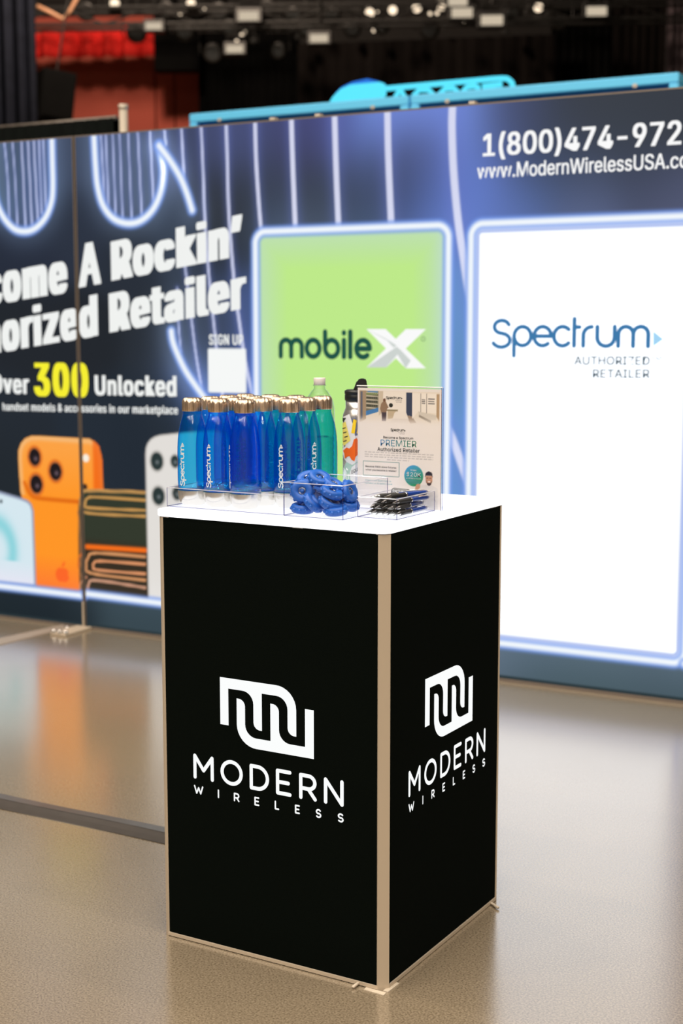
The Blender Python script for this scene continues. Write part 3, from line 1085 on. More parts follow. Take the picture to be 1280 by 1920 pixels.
def paint(cv):
    num = np.zeros(cv.c.shape)
    den = np.zeros(cv.U.shape)
    for x, y, r, g, b in GROUND:
        u, v = wall(x, y)
        d2 = (cv.U - u) ** 2 + (cv.V - v) ** 2
        w = np.exp(-d2 / (2 * 0.10 ** 2)) + 1e-4 / (d2 + 0.01) ** 2 * 1e-2
        num += w[..., None] * np.array([r, g, b], float)
        den += w
    cv.c = num / den[..., None]
    # fine upright rays
    rays = [(((8, 264), (14, 330), (18, 415)), 4), (((23, 263), (28, 330), (33, 428)), 4), (((40, 262), (44, 340), (48, 432)), 5), (((52, 261), (56, 340), (60, 425)), 5), (((63, 260), (67, 340), (71, 412)), 5), (((73, 260), (78, 400)), 4), (((81, 260), (86, 390)), 4),
            (((189, 252), (196, 380)), 4), (((198, 252), (204, 395)), 4), (((211, 251), (217, 408)), 4), (((224, 250), (230, 416)), 4), (((240, 248), (247, 415)), 4), (((258, 247), (266, 408)), 4.5), (((281, 245), (288, 385)), 5),
            (((308, 243), (311, 272)), 5), (((340, 240), (345, 335)), 6), (((332, 540), (334, 600), (339, 660)), 4),
            (((344, 480), (352, 540), (359, 600), (368, 670), (379, 734)), 5.5),
            (((377, 237), (381, 330), (384, 410), (391, 510), (400, 600), (410, 690), (420, 760)), 6.5), (((424, 233), (426, 300), (429, 400), (438, 520), (448, 600), (460, 680), (474, 745)), 7.5),
            (((478, 228), (480, 300), (485, 380), (490, 440)), 8.5), (((546, 222), (549, 320), (554, 440)), 10.5), (((627, 215), (630, 320), (635, 440)), 12), (((726, 208), (728, 300), (734, 440)), 13.5),
            (((848, 197), (847, 240), (850, 320), (858, 410), (868, 480), (878, 545), (890, 600)), 15), (((825, 775), (847, 821), (871, 888), (880, 915)), 16)]
    for ln, w in rays:
        pts = curve(W2(*ln), 5) if len(ln) > 2 else W2(*ln)
        d = cv.dist(pts)
        hw = w / 423 / 2
        big = min(1.0, w / 9)
        cv.over(0.35 * np.exp(-(d / (hw * 3)) ** 2), (110, 125, 205))
        cv.over((0.62 + 0.33 * big) * (1 - smoothstep(hw * 0.6, hw * 1.25, d)), (168 + 52 * big, 180 + 42 * big, 232 + 12 * big))
    # neon strokes
    tube = 15 / 423 / 1.0
    for ln in (((-13, 266), (-12, 330), (-8, 372), (5, 405), (25, 428), (46, 434), (66, 428), (85, 408), (96, 380), (99, 350), (98, 300), (97, 258)),
               ((176, 254), (179, 310), (183, 350), (193, 385), (213, 410), (240, 419), (265, 413), (287, 392), (301, 360), (306, 325), (303, 295), (298, 273)),
               ((298, 273), (318, 300), (337, 331), (350, 362), (360, 394)),
               ((321, 621), (323, 636), (329, 655), (346, 692), (367, 724), (388, 752), (405, 775))):
        cv.neon(cv.dist(curve(W2(*ln), 5)), 0.031)
    # framed green panel and white panel
    g = cv.rrect(GRE[0], GRE[1], BARV, PV1, 0.05)
    cv.fill(g, (186, 218, 178))
    ins = np.clip(-g / 0.16, 0, 1)
    cv.over(np.where(g < 0, ins, 0), (190, 234, 138))
    cv.over(np.where(g < 0, 0.5 * np.exp(-((cv.U - 1.886) / 0.05) ** 2), 0), (188, 214, 222))
    cv.neon(np.abs(g), 0.029, 0.15)
    s = cv.rrect(SPE[0], SPE[1], BARV, PV1, 0.05)
    cv.fill(s, (254, 254, 255))
    cv.over(np.where(s < 0, 0.5 * np.exp(s / 0.05), 0), (225, 232, 250))
    cv.neon(np.abs(s), 0.029, 0.1)
    cv.over(1 - smoothstep(0.003, 0.007, np.abs(s + 0.030)), (178, 194, 240))
    # sign-up card
    q = W2((389.5, 653), (461, 652.5), (462, 737.5), (392, 739))
    cv.fill(cv.rrect(q[0][0], q[1][0], q[2][1], q[0][1], 0.008), (246, 248, 247))
    # pictured phones: orange
    ol = W2((34, 858), (35, 843), (39, 831), (47, 822), (58, 817.5), (75, 817), (153, 822), (168, 823), (178, 828), (186, 838), (191, 858), (194, 917), (194, 1000), (190, 1113), (70, 1100), (58, 1090), (47, 960), (38, 920))
    od = cv.poly(ol)
    cv.fill(od, (255, 150, 40))
    cv.over(np.where(od < 0, np.clip((cv.V - wall(100, 940)[1]) / 0.25, 0, 1) * 0.55, 0), (250, 172, 92))
    cv.over(np.where(od < 0, np.clip((wall(100, 1040)[1] - cv.V) / 0.16, 0, 1) * 0.7, 0), (255, 112, 52))
    cv.over(np.where(od < 0, 0.8 * np.exp(-((od + 0.012) / 0.012) ** 2) * (cv.V > wall(60, 930)[1]), 0), (244, 190, 130))
    rp = wall(160, 900)[0]
    cv.over(np.where(od < 0, smoothstep(rp + 0.035, rp + 0.06, cv.U) * 0.75, 0), (240, 96, 20))
    cv.over(1 - smoothstep(0.004, 0.016, cv.dist(curve(W2((46, 905), (60, 930), (90, 936), (150, 941)), 5))), (226, 110, 24))
    for x, y, r in ((65, 857, 16), (104, 884, 16.5), (68, 908, 17)):
        u, v = wall(x, y)
        d = np.hypot((cv.U - u) * 1.06, (cv.V - v) * 0.90)
        k = r / 423
        cv.over(1 - smoothstep(k * 1.25, k * 1.45, d), (232, 118, 36))
        cv.over(1 - smoothstep(k * 1.08, k * 1.2, d), (196, 112, 60))
        cv.over(1 - smoothstep(k * 0.92, k * 1.02, d), (34, 28, 30))
        cv.over(0.7 * np.exp(-((cv.U - u - 0.006) ** 2 + (cv.V - v + 0.008) ** 2) / 0.00012), (150, 125, 140))
    u, v = wall(161, 859)
    cv.fill(np.hypot(cv.U - u, cv.V - v) - 0.019, (250, 240, 225))
    u, v = wall(159, 913)
    cv.fill(np.hypot(cv.U - u, cv.V - v) - 0.015, (60, 40, 34))
    # fruit mark on the orange back
    u, v = wall(117, 1078)
    d = np.minimum(np.hypot((cv.U - u + 0.012) * 1.15, cv.V - v) - 0.034, np.hypot((cv.U - u - 0.012) * 1.15, cv.V - v) - 0.034)
    d = np.maximum(d, 0.018 - np.hypot(cv.U - u - 0.052, cv.V - v - 0.006))
    d = np.minimum(d, np.hypot((cv.U - u - 0.008 - (cv.V - v - 0.052) * 0.5) * 2.0, cv.V - v - 0.052) - 0.014)
    cv.over(0.75 * (1 - smoothstep(-0.003, 0.004, d)), (250, 92, 40))
    # pale blue phone at the left
    pl = W2((-110, 893), (-60, 905), (0, 921), (40, 933), (52, 938), (59, 945), (63, 958), (66, 1040), (68, 1101), (-60, 1088), (-110, 1080))
    pdist = cv.poly(pl)
    cv.fill(pdist, (150, 160, 186))
    cv.over(1 - smoothstep(-0.016, -0.010, pdist), (214, 232, 240))
    cv.over(np.where(pdist < -0.012, np.clip((wall(20, 1050)[1] - cv.V) / 0.12, 0, 1) * 0.8, 0), (232, 226, 240))
    u, v = wall(-8, 1030)
    rr = np.hypot(cv.U - u, (cv.V - v) * 0.8)
    cv.over(np.where(pdist < -0.012, 0.75 * np.exp(-((rr - 0.11) / 0.035) ** 2) * (cv.V > v - 0.05), 0), (120, 205, 214))
    u, v = wall(2, 940)
    cv.fill(np.hypot(cv.U - u, cv.V - v) - 0.009, (40, 48, 60))
    # dark gilt phone
    gl = W2((147, 950), (148, 938), (152, 928), (158, 921), (167, 918), (280, 921), (280, 1127), (150, 1112), (147, 1040))
    gd = cv.poly(gl)
    cv.fill(gd, (52, 58, 46))
    cv.over(np.where(gd < 0, smoothstep(wall(200, 1030)[1] + 0.06, wall(200, 1030)[1], cv.V) * 0.6, 0), (58, 40, 30))
    cv.over(np.where(gd < 0, (1 - smoothstep(0.004, 0.02, cv.dist(W2((163, 1025), (272, 1032))))), 0), (250, 112, 30))
    gold, w1 = (196, 148, 84), 0.0085
    for ln, w, col in ((((272, 923), (170, 920), (152, 924)), 0.010, (206, 158, 92)), (((272, 938), (180, 932), (163, 935), (160, 944), (166, 952), (272, 957)), w1, gold), (((150, 935), (152, 950), (166, 962), (272, 968)), w1, gold),
                       (((272, 1044), (180, 1037), (165, 1046), (162, 1060), (172, 1075), (272, 1088)), w1, (214, 150, 100)), (((272, 1058), (190, 1052), (176, 1056), (175, 1063), (185, 1069), (272, 1076)), w1, (222, 150, 104)),
                       (((272, 1102), (180, 1088), (166, 1096), (165, 1110)), 0.009, (196, 146, 118)), (((147, 958), (150, 1000), (152, 1040), (150, 1070), (154, 1085)), 0.006, (150, 100, 66)),
                       (((157, 1036), (148, 1045), (147, 1062)), 0.007, (226, 110, 40)), (((162, 1082), (152, 1092), (149, 1110)), 0.007, (190, 130, 100))):
        d = cv.dist(curve(W2(*ln), 5))
        cv.over(1 - smoothstep(w * 0.55, w * 0.95, d), col)
    cv.over(np.where(gd < 0, 0.5 * np.exp(-((gd + 0.004) / 0.006) ** 2), 0), (150, 112, 70))
    # white phone
    wl = W2((272, 852), (273, 840), (276, 831), (282, 823), (290, 818), (300, 815), (345, 810), (400, 806), (425, 812), (430, 830), (430, 1150), (278, 1130), (275, 1000))
    wd = cv.poly(wl)
    cv.fill(wd, (196, 190, 184))
    cv.over(1 - smoothstep(-0.010, -0.004, wd), (226, 222, 217))
    for x, y, r in ((294, 865, 16), (297, 930, 16), (328, 865, 11), (332, 925, 12)):
        u, v = wall(x, y)
        d = np.hypot((cv.U - u) * 1.1, (cv.V - v) * 0.92)
        k = r / 423
        cv.over(1 - smoothstep(k * 1.1, k * 1.35, d), (186, 182, 176))
        cv.over(1 - smoothstep(k * 0.9, k * 1.06, d), (44, 56, 56))
        cv.over(0.7 * np.exp(-((cv.U - u - 0.002) ** 2 + (cv.V - v + 0.004) ** 2) / 0.00008), (160, 165, 170))
    # bar of light along the foot
    cv.neon(cv.dist([(-3, BARV + 0.012), (-0.004, BARV)]), 0.030, 0.1)
    cv.neon(cv.dist([(0.004, BARV + 0.012), (0.96, BARV)]), 0.030, 0.2)
    cv.neon(cv.dist([(SPE[1], BARV), (5, BARV)]), 0.029, 0.1)
    # foot band
    cv.over(1 - smoothstep(0.02, 0.028, cv.V), (44, 56, 60))


PANELS = []
for (ua, ub, lab) in ((US, -0.004, 'backlit lightbox panel past the seam with the orange phone and cut-off headline words'),
                      (0.004, UE, 'wide backlit lightbox panel with the green and white framed logos and phone number')):
    e = empty('lightbox_panel', tuple(WO), WYAW)
    tag(e, lab, 'lightbox', 'backlit booth wall')
    cv = Canvas(ua + FRM * 0.3, ub - FRM * 0.3, 0.012, WH - 0.006, STEP)
    paint(cv)
    cv.mesh('printed_fabric', MAT['backlit_print'], e, 0.0, 0.5)
    D = 0.12
    box('top_rail', (ua, -0.003, WH - 0.006), (ub, D, WH), MAT['dark_aluminium'], e)
    box('bottom_rail', (ua, -0.004, 0.0), (ub, D, 0.012), MAT['dark_aluminium'], e)
    box('side_rail', (ua, -0.004, 0.012), (ua + FRM * 0.42, D, WH - 0.006), MAT['dark_aluminium'], e)
    box('side_rail', (ub - FRM * 0.42, -0.004, 0.012), (ub, D, WH - 0.006), MAT['dark_aluminium'], e)
    box('back_panel', (ua + 0.005, D - 0.005, 0.012), (ub - 0.005, D, WH - 0.006), MAT['black_fabric'], e)
    PANELS.append(e)
LEFT, RIGHT = PANELS
for x, y in ((505, 226), (880, 193), (590, 219)):
    u, v = wall(x, y)
    box('clip', (u - 0.012, 0.02, WH), (u + 0.012, 0.05, WH + 0.014), MAT['pipe_metal'], RIGHT)


def wall_words(v, f, mat, fn, y=-0.0015, name='lettering'):
    """lettering on the wall: cut at the seam, one piece on each panel it reaches"""
    pts = np.array([fn(a, b) for a, b in v])
    sides = ((LEFT, -1), (RIGHT, 1)) if pts[:, 0].min() < -0.004 < 0.004 < pts[:, 0].max() else (((LEFT, 0),) if pts[:, 0].max() < 0.004 else ((RIGHT, 0),))
    for par, sgn in sides:
        bm = bmesh.new()
        vs = [bm.verts.new((p[0], y, p[1])) for p in pts]
        for q in f:
            try:
                bm.faces.new([vs[i] for i in q])
            except ValueError:
                pass
        if sgn:
            bmesh.ops.bisect_plane(bm, geom=bm.verts[:] + bm.edges[:] + bm.faces[:], plane_co=(0.006 * sgn, 0, 0), plane_no=(-sgn, 0, 0), clear_outer=True)
        me = bpy.data.meshes.new(name)
        bm.to_mesh(me)
        bm.free()
        me.materials.append(mat)
        o = bpy.data.objects.new(name, me)
        COL.objects.link(o)
        o.parent = par


def wall_text(s, left, right, cap_px, mat, offset=0.0, shift=0.0, spacing=1.0, y=-0.0015, ext=None):
    """set s between two baseline points (photo measures); cap_px: the cap height in photo pixels at the right end"""
    v, f = text_geo(s, offset, spacing, shift)
    w = v[:, 0].max()
    (ul, vl), (ur, vr) = wall(*left), wall(*right)
    cap = wall(right[0], right[1] - cap_px)[1] - vr
    if ext:                      # the measured span covers only the last part of the words
        sub, _ = text_geo(ext, offset, spacing, shift)
        k = (ur - ul) / sub[:, 0].max()
        sl = (vr - vl) / (ur - ul)
        u00 = ur - k * w
        wall_words(v, f, mat, lambda a, b: (u00 + k * a, vr + sl * (u00 + k * a - ur) + cap * b), y)
    else:
        wall_words(v, f, mat, lambda a, b: (ul + (ur - ul) * a / w, vl + (vr - vl) * a / w + cap * b), y)


WHT, SWH = MAT['print_white'], MAT['print_softwhite']
HB = dict(offset=0.024, shift=0.24, spacing=1.17)
wall_text('Rockin’', (209, 525), (455, 477), 74, SWH, **HB)
wall_text('A', (148, 538), (190, 530), 78, SWH, offset=0.022, shift=0.17)
wall_text('Become', (6, 566), (127.5, 546), 74, SWH, ext='ome', **HB)
wall_text('Retailer', (205.5, 622), (462, 576), 74, SWH, **HB)
wall_text('Authorized', (40, 652), (184.5, 627), 74, SWH, ext='rized', **HB)
wall_text('Over', (-16, 736), (55.5, 738), 35, SWH, offset=0.022, shift=0.15, spacing=1.12)
wall_text('300', (64.5, 741), (167, 743.5), 61, MAT['print_yellow'], offset=0.02, shift=0.2, spacing=1.16)
wall_text('Unlocked', (178, 740), (331.5, 742.5), 37, SWH, offset=0.02, shift=0.15, spacing=1.12)
wall_text('handset models & accessories in our marketplace', (153, 772.5), (334, 776.5), 15, SWH, offset=0.012, shift=0.1, spacing=1.08, ext='ssories in our marketplace')
wall_text('SIGN UP', (392, 646), (456, 646.5), 19, SWH, offset=0.01, shift=0.12, spacing=1.1)
PB = dict(offset=0.016, shift=0.05, spacing=1.0)
wall_text('1(800)474-9728', (905, 293), (1278, 270), 43, WHT, offset=0.018, shift=0.06, spacing=1.02, ext='1(800)474-972') if False else None
# telephone number: the stretch up to its last digit but one is measured
v, f = text_geo('1(800)474-9728', 0.018, 1.02, 0.06)
sub, _ = text_geo('1(800)474-972', 0.018, 1.02, 0.06)
(ul, vl), (ur, vr) = wall(905, 292.5), wall(1277, 270)
k = (ur - ul) / sub[:, 0].max()
cap = wall(1270, 227)[1] - vr
wall_words(v, f, WHT, lambda a, b: (ul + k * a, (vl + vr) / 2 + cap * b))
v, f = text_geo('www.ModernWirelessUSA.com', 0.012, 1.0, 0.03)
sub, _ = text_geo('www.ModernWirelessUSA', 0.012, 1.0, 0.03)
(ul, vl), (ur, vr) = wall(894.5, 334), wall(1247, 317)
k = (ur - ul) / sub[:, 0].max()
cap = wall(975, 303)[1] - wall(975, 330)[1]
wall_words(v, f, WHT, lambda a, b: (ul + k * a, (vl + vr) / 2 + cap * b))

# large logotype on the white panel
sv, sf_, tri = spectrum_geo(0.19)
(ul, vb), (ur, _) = wall(921.7, 651), wall(1218, 651)
k = (ur - ul) / 7.30
kv = (wall(1000, 610.5)[1] - wall(1000, 651)[1])
vb = wall(1070, 651)[1]
fnS = lambda a, b: (ul + k * a, vb + kv * b)
wall_words(sv, sf_, MAT['print_steel'], fnS)
q = [wall(1224.5, 621), wall(1243, 636), wall(1224.5, 649)]
wall_words([(0, 0), (1, 0), (2, 0)], [(0, 1, 2)], MAT['print_sky'], lambda a, b: q[int(a)], name='arrow_mark')
wall_text('AUTHORIZED', (1076.5, 683.5), (1217.5, 684), 15.5, MAT['print_greytext'], offset=0.02)
wall_text('RETAILER', (1111, 708), (1217.5, 708.5), 15.5, MAT['print_greytext'], offset=0.02)
wall_text('TM', (1221, 676), (1240, 676), 7, MAT['print_greytext'])

# logotype on the green panel
mv, mf = word_strokes([('m', 0.1), ('o', 1.72), ('b', 2.86), ('i', 4.0), ('l', 4.38), ('e', 4.74)], 0.275)
(ul, vb), (ur, _) = wall(523.6, 670), wall(697, 670)
k = (ur - ul) / (5.54 + 0.12)
vb = wall(610, 671)[1]
kv = wall(610, 635.5)[1] - vb
wall_words(mv, mf, MAT['print_darkgreen'], lambda a, b: (ul + k * a, vb + kv * b))
for polys, m_, yy in (([[(687, 617), (723, 617), (798.6, 690.5), (761, 690.5)], [(761, 617), (798.6, 617), (724, 689), (687, 689)]], MAT['print_white'], -0.0015),
                      ([[(687, 689), (744, 650), (752, 657), (724, 689)], [(687, 617), (722, 634), (738, 652), (744, 648)], [(761, 690.5), (744, 662), (752, 657), (770, 676)]], MAT['print_shade'], -0.002)):
    for p in polys:
        pp = W2(*p)
        wall_words([(i, 0) for i in range(len(pp))], [tuple(range(len(pp)))], m_, lambda a, b: pp[int(a)], yy, name='emblem')
rg, rf = strokes_geo([arc(0, 0, 1, 1, 0, 360, 20)], 0.25)
uc, vc = wall(793.5, 635.5)
wall_words(rg, rf, MAT['print_darkgreen'], lambda a, b: (uc + a * 0.0085, vc + b * 0.0085), name='registered_mark')

# foot plate below the seam
u, v = 0.0, 0.0
ft = empty('foot_plate', wp(0, 0, 0), WYAW)
tag(ft, 'flat metal stabiliser foot on the floor below the lightbox seam', 'foot')
box('plate', (-0.045, -0.20, 0.0), (0.045, -0.005, 0.012), MAT['aluminium'], ft, 0.003)
Geo().tube([(0, -0.012, 0.012), (0, -0.012, 0.13)], 0.005, 8).obj('stem', MAT['aluminium'], ft)
for q in ((-0.03, -0.19), (0.005, -0.19), (0.035, -0.185), (-0.06, -0.06)):
    Geo().lathe([(0.0005, 0.016), (0.008, 0.015), (0.011, 0.011), (0.011, 0.0)], 12).obj('bolt', MAT['silver_metal'], ft, True, loc=(q[0], q[1], 0.012 if q[0] > -0.05 else 0.0))

# ------------------------------------------------------------------ floor strips
def strip(name, corners, z, mat, label, cat):
    p = [on_z(x, y, 0) for x, y in corners]
    n = len(p)
    v = [(q.x, q.y, 0.0) for q in p] + [(q.x, q.y, z) for q in p]
    f = [tuple(range(n))[::-1], tuple(range(n, 2 * n))] + [(i, (i + 1) % n, n + (i + 1) % n, n + i) for i in range(n)]
    return tag(mesh_obj(name, v, f, mat), label, cat)


strip('floor_tape', [(-40, 1220), (-40, 1206), (118, 1172), (126, 1178)], 0.003, MAT['pale_tape'], 'pale strip of tape on the floor running to the lightbox foot', 'tape')
strip('floor_tape', [(682, 1856), (686, 1851.5), (724, 1862), (719, 1867)], 0.0012, MAT['white_tape'], 'strip of pale tape in front of the black counter corner', 'tape')
strip('floor_tape', [(718, 1859), (727, 1861.5), (748.5, 1845), (739, 1842)], 0.0022, MAT['white_tape'], 'strip of pale tape crossing beside the black counter corner', 'tape')
# low cable cover leading to the counter
cc = empty('cable_cover', on_z(150, 1520, 0))
tag(cc, 'low dark cable cover running over the floor to the black counter', 'cable cover')
a, b = on_z(-60, 1478, 0), on_z(430, 1579, 0)
a2, b2 = on_z(-60, 1489, 0), on_z(430, 1592, 0)
o = cc.location
dirv = (b - a).normalized()
side = Vector((dirv.y, -dirv.x, 0))
a = a - dirv * 2.5
wd = 0.100
prof = [(0, 0), (0.006, 0.006), (wd * 0.55, 0.012)]
prof2 = [(wd * 0.55, 0.012), (wd, 0.003), (wd, 0)]
for nm, pr, mt in (('top_strip', [(0, 0), (0.008, 0.008), (wd * 0.52, 0.013), (wd * 0.52, 0.0)], MAT['cover_top']), ('edge_strip', [(wd * 0.52, 0), (wd * 0.52, 0.012), (wd * 0.75, 0.006), (wd, 0.002), (wd, 0)], MAT['cover_side'])):
    vs, fs = [], []
    nseg = 24
    for k in range(nseg + 1):
        base = a.lerp(b, k / nseg) - o
        for j, (t, zz) in enumerate(pr):
            w = 0.003 * math.sin(k * 1.3 + j)
            q = base + side * (t + (w if 0 < j < len(pr) - 1 else 0))
            vs.append((q.x, q.y, zz))
    m = len(pr)
    for k in range(nseg):
        for j in range(m):
            j2 = (j + 1) % m
            fs.append((k * m + j, k * m + j2, (k + 1) * m + j2, (k + 1) * m + j))
    fs += [tuple(range(m))[::-1], tuple(nseg * m + j for j in range(m))]
    mesh_obj(nm, vs, fs, mt, cc)

# ------------------------------------------------------------------ the counter
CT = empty('display_counter', (PX, PY, 0))
tag(CT, 'square black fabric display counter with glowing white top and emblem', 'counter')
Wd, c = BW, BC
H0, H1 = 0.008, 1.0


def prism(name, pts, z0, z1, mat, parent, bevel=0):
    n = len(pts)
    v = [(x, y, z0) for x, y in pts] + [(x, y, z1) for x, y in pts]
    f = [tuple(range(n))[::-1], tuple(range(n, 2 * n))] + [(i, (i + 1) % n, n + (i + 1) % n, n + i) for i in range(n)]
    if not bevel:
        return mesh_obj(name, v, f, mat, parent)
    bm = bmesh.new()
    vs = [bm.verts.new(q) for q in v]
    for q in f:
        bm.faces.new([vs[i] for i in q])
    bmesh.ops.bevel(bm, geom=[e for e in bm.edges if abs(e.verts[0].co.z - e.verts[1].co.z) < 1e-6], offset=bevel, segments=2, affect='EDGES')
    return bm_obj(name, bm, mat, parent)


corner = [(0, 0), (Wd, 0), (Wd, Wd), (0, Wd)]
for i, (x, y) in enumerate(corner):
    sx, sy = (1 if x == 0 else -1), (1 if y == 0 else -1)
    i_ = 0.006
    pts = [(x + sx * c, y), (x, y + sy * c), (x + sx * 0.012, y + sy * (c + 0.012)), (x + sx * (c + 0.012), y + sy * 0.012)]
    prism('corner_post', pts if sx * sy < 0 else pts[::-1], 0.0, 0.9985, MAT['aluminium'], CT)
    prism('post_cap', [(a_ * 1.0, b_ * 1.0) for a_, b_ in (pts if sx * sy < 0 else pts[::-1])], 0.9985, 1.0005, MAT['dark_aluminium'], CT)
th = 0.012
g_ = 0.0016
faces = []


def counter_face(fn, name='fabric_panel'):
    """a stretched fabric side, softly bowed; fn(s, d, z) -> point"""
    n, m = 14, 22
    vs, fs = [], []
    s0, s1, z0, z1 = c + g_, Wd - c - g_, 0.006 + 0.004, 0.9985
    for j in range(m + 1):
        for i in range(n + 1):
            a_, b_ = i / n, j / m
            d = 0.0006 * math.sin(PI * a_) * math.sin(PI * b_) - (0.003 if i in (0, n) or j in (0, m) else 0.0)
            vs.append(fn(s0 + (s1 - s0) * a_, d, z0 + (z1 - z0) * b_))
    for j in range(m):
        for i in range(n):
            k = j * (n + 1) + i
            fs.append((k, k + 1, k + n + 2, k + n + 1))
    return mesh_obj(name, vs, fs, MAT['black_fabric'], CT, True)


fns = [lambda s, d, z: (s, -d, z), lambda s, d, z: (Wd + d, s, z), lambda s, d, z: (Wd - s, Wd + d, z), lambda s, d, z: (-d, Wd - s, z)]
LET = [('M', 0.1013, 0.1584), ('O', 0.177, 0.2382), ('D', 0.2566, 0.3088), ('E', 0.3268, 0.3678), ('R', 0.3874, 0.433), ('N', 0.451, 0.501)]
LE2 = [('W', 0.1021, 0.1286), ('I', 0.1683, 0.173), ('R', 0.213, 0.2285), ('E', 0.2689, 0.2822), ('L', 0.3231, 0.3351), ('E', 0.3763, 0.3892), ('S', 0.4301, 0.4445), ('S', 0.4858, 0.501)]
for k, fn in enumerate(fns):
    fp_ = counter_face(fn)
    rl = [fn(c, 0.0, 0.0), fn(Wd - c, 0.0, 0.0), fn(Wd - c, -0.010, 0.0), fn(c, -0.010, 0.0)]
    prism('base_rail', [(q[0], q[1]) for q in rl], 0.002, 0.0095, MAT['aluminium'], CT)
    off = 0.0018
    dz = 0.0 if k != 1 else 0.009
    u = 0.2475 / 11
    bm = poly_bm(mw_geo(), lambda x, y: fn(0.1783 + x * u, off, 0.4938 + dz + y * 0.1528 / 7))
    bm_obj('emblem', bm, MAT['backlit_white'], fp_)
    for letters, z0, hgt, sw in ((LET, 0.3982, 0.0595, 0.0088), (LE2, 0.3627, 0.0205, 0.0038)):
        for ch, x0, x1 in letters:
            w0, lines = CAPS[ch]
            x0s, x1s = x0 + sw / 2, x1 - sw / 2
            kx = (x1s - x0s) / w0 if w0 > 0 else 1
            x0s = x0s if w0 > 0 else (x0 + x1) / 2
            v, f = strokes_geo([[(x0s + q[0] * kx, z0 + dz + sw / 2 + q[1] * (hgt - sw)) for q in ln] for ln in lines], sw)
            mesh_obj('letter', [fn(q[0], off, q[1]) for q in v], f, MAT['backlit_white'], fp_)
# the glowing slab
pts = []
r = 0.021
for (cx, cy, a0) in ((r, r, 180), (Wd - r, r, 270), (Wd - r, Wd - r, 0), (r, Wd - r, 90)):
    for k in range(7):
        w = math.radians(a0 + 15 * k)
        pts.append((cx + (r + 0.001) * math.cos(w), cy + (r + 0.001) * math.sin(w)))
prism('glowing_top', pts, 1.0008, TOPZ, MAT['glowing_acrylic'], CT, 0.0015)
# white cord ends at the counter's foot
for nm, lab, ps in (('zip_tie', 'white cable tie end poking out at the counter far corner', ((914, 1692), (922, 1694), (930, 1700), (934, 1702))), ('zip_tie', 'short white tie end under the counter front edge', ((676, 1840), (668, 1846), (661, 1851)))):
    q = [on_z(x, y, 0.005) for x, y in ps]
    tag(Geo().tube([(p.x, p.y, 0.005) for p in q], 0.0035, 6).obj(nm, MAT['white_tape'], None, True), lab, 'cable tie')

# ------------------------------------------------------------------ trays on the counter
def open_box(name, x0, x1, y0, y1, h, label, t=0.0025):
    e = empty(name, (PX + x0, PY + y0, TOPZ + 0.0003))
    tag(e, label, 'tray', 'clear acrylic trays')
    w, d = x1 - x0, y1 - y0
    A, Ed = MAT['clear_acrylic'], MAT['acrylic_edge']
    mesh_obj('bottom', *box_geo((0, 0, 0), (w, d, t)), A, e)
    for nm, a_, b_ in (('wall', (0, 0, t), (w, t, h)), ('wall', (0, d - t, t), (w, d, h)), ('wall', (0, t, t), (t, d - t, h)), ('wall', (w - t, t, t), (w, d - t, h))):
        v, f = box_geo(a_, b_)
        o_ = mesh_obj(nm, v, f, [A, Ed], e)
        o_.data.polygons[1].material_index = 1
    s = 0.0009
    g = Geo()
    for z in (0.0, ):
        g.tube([(0, 0, z + s), (w, 0, z + s)], s, 6).tube([(w, 0, z + s), (w, d, z + s)], s, 6).tube([(0, 0, z + s), (0, d, z + s)], s, 6).tube([(0, d, z + s), (w, d, z + s)], s, 6)
    for x, y in ((0, 0), (w, 0), (0, d), (w, d)):
        g.tube([(x, y, 0), (x, y, h)], s, 6)
    g.obj('edge', Ed, e)
    for a_, b_ in (((0, 0), (w, 0)), ((w, 0), (w, d)), ((w, d), (0, d)), ((0, d), (0, 0))):
        Geo().tube([(a_[0], a_[1], h), (b_[0], b_[1], h)], 0.0011, 6).obj('rim', MAT['acrylic_rim'], e)
    return e


open_box('acrylic_tray', -0.004, 0.316, 0.054, 0.372, 0.044, 'long clear acrylic tray holding the blue bottles')
open_box('acrylic_bin', 0.3195, 0.4690, 0.050, 0.250, 0.074, 'tall clear acrylic bin filled with blue ring toys')
open_box('acrylic_bin', 0.4715, 0.5680, 0.110, 0.290, 0.045, 'low clear acrylic bin filled with pens')

# ------------------------------------------------------------------ blue bottles
BH = 0.248


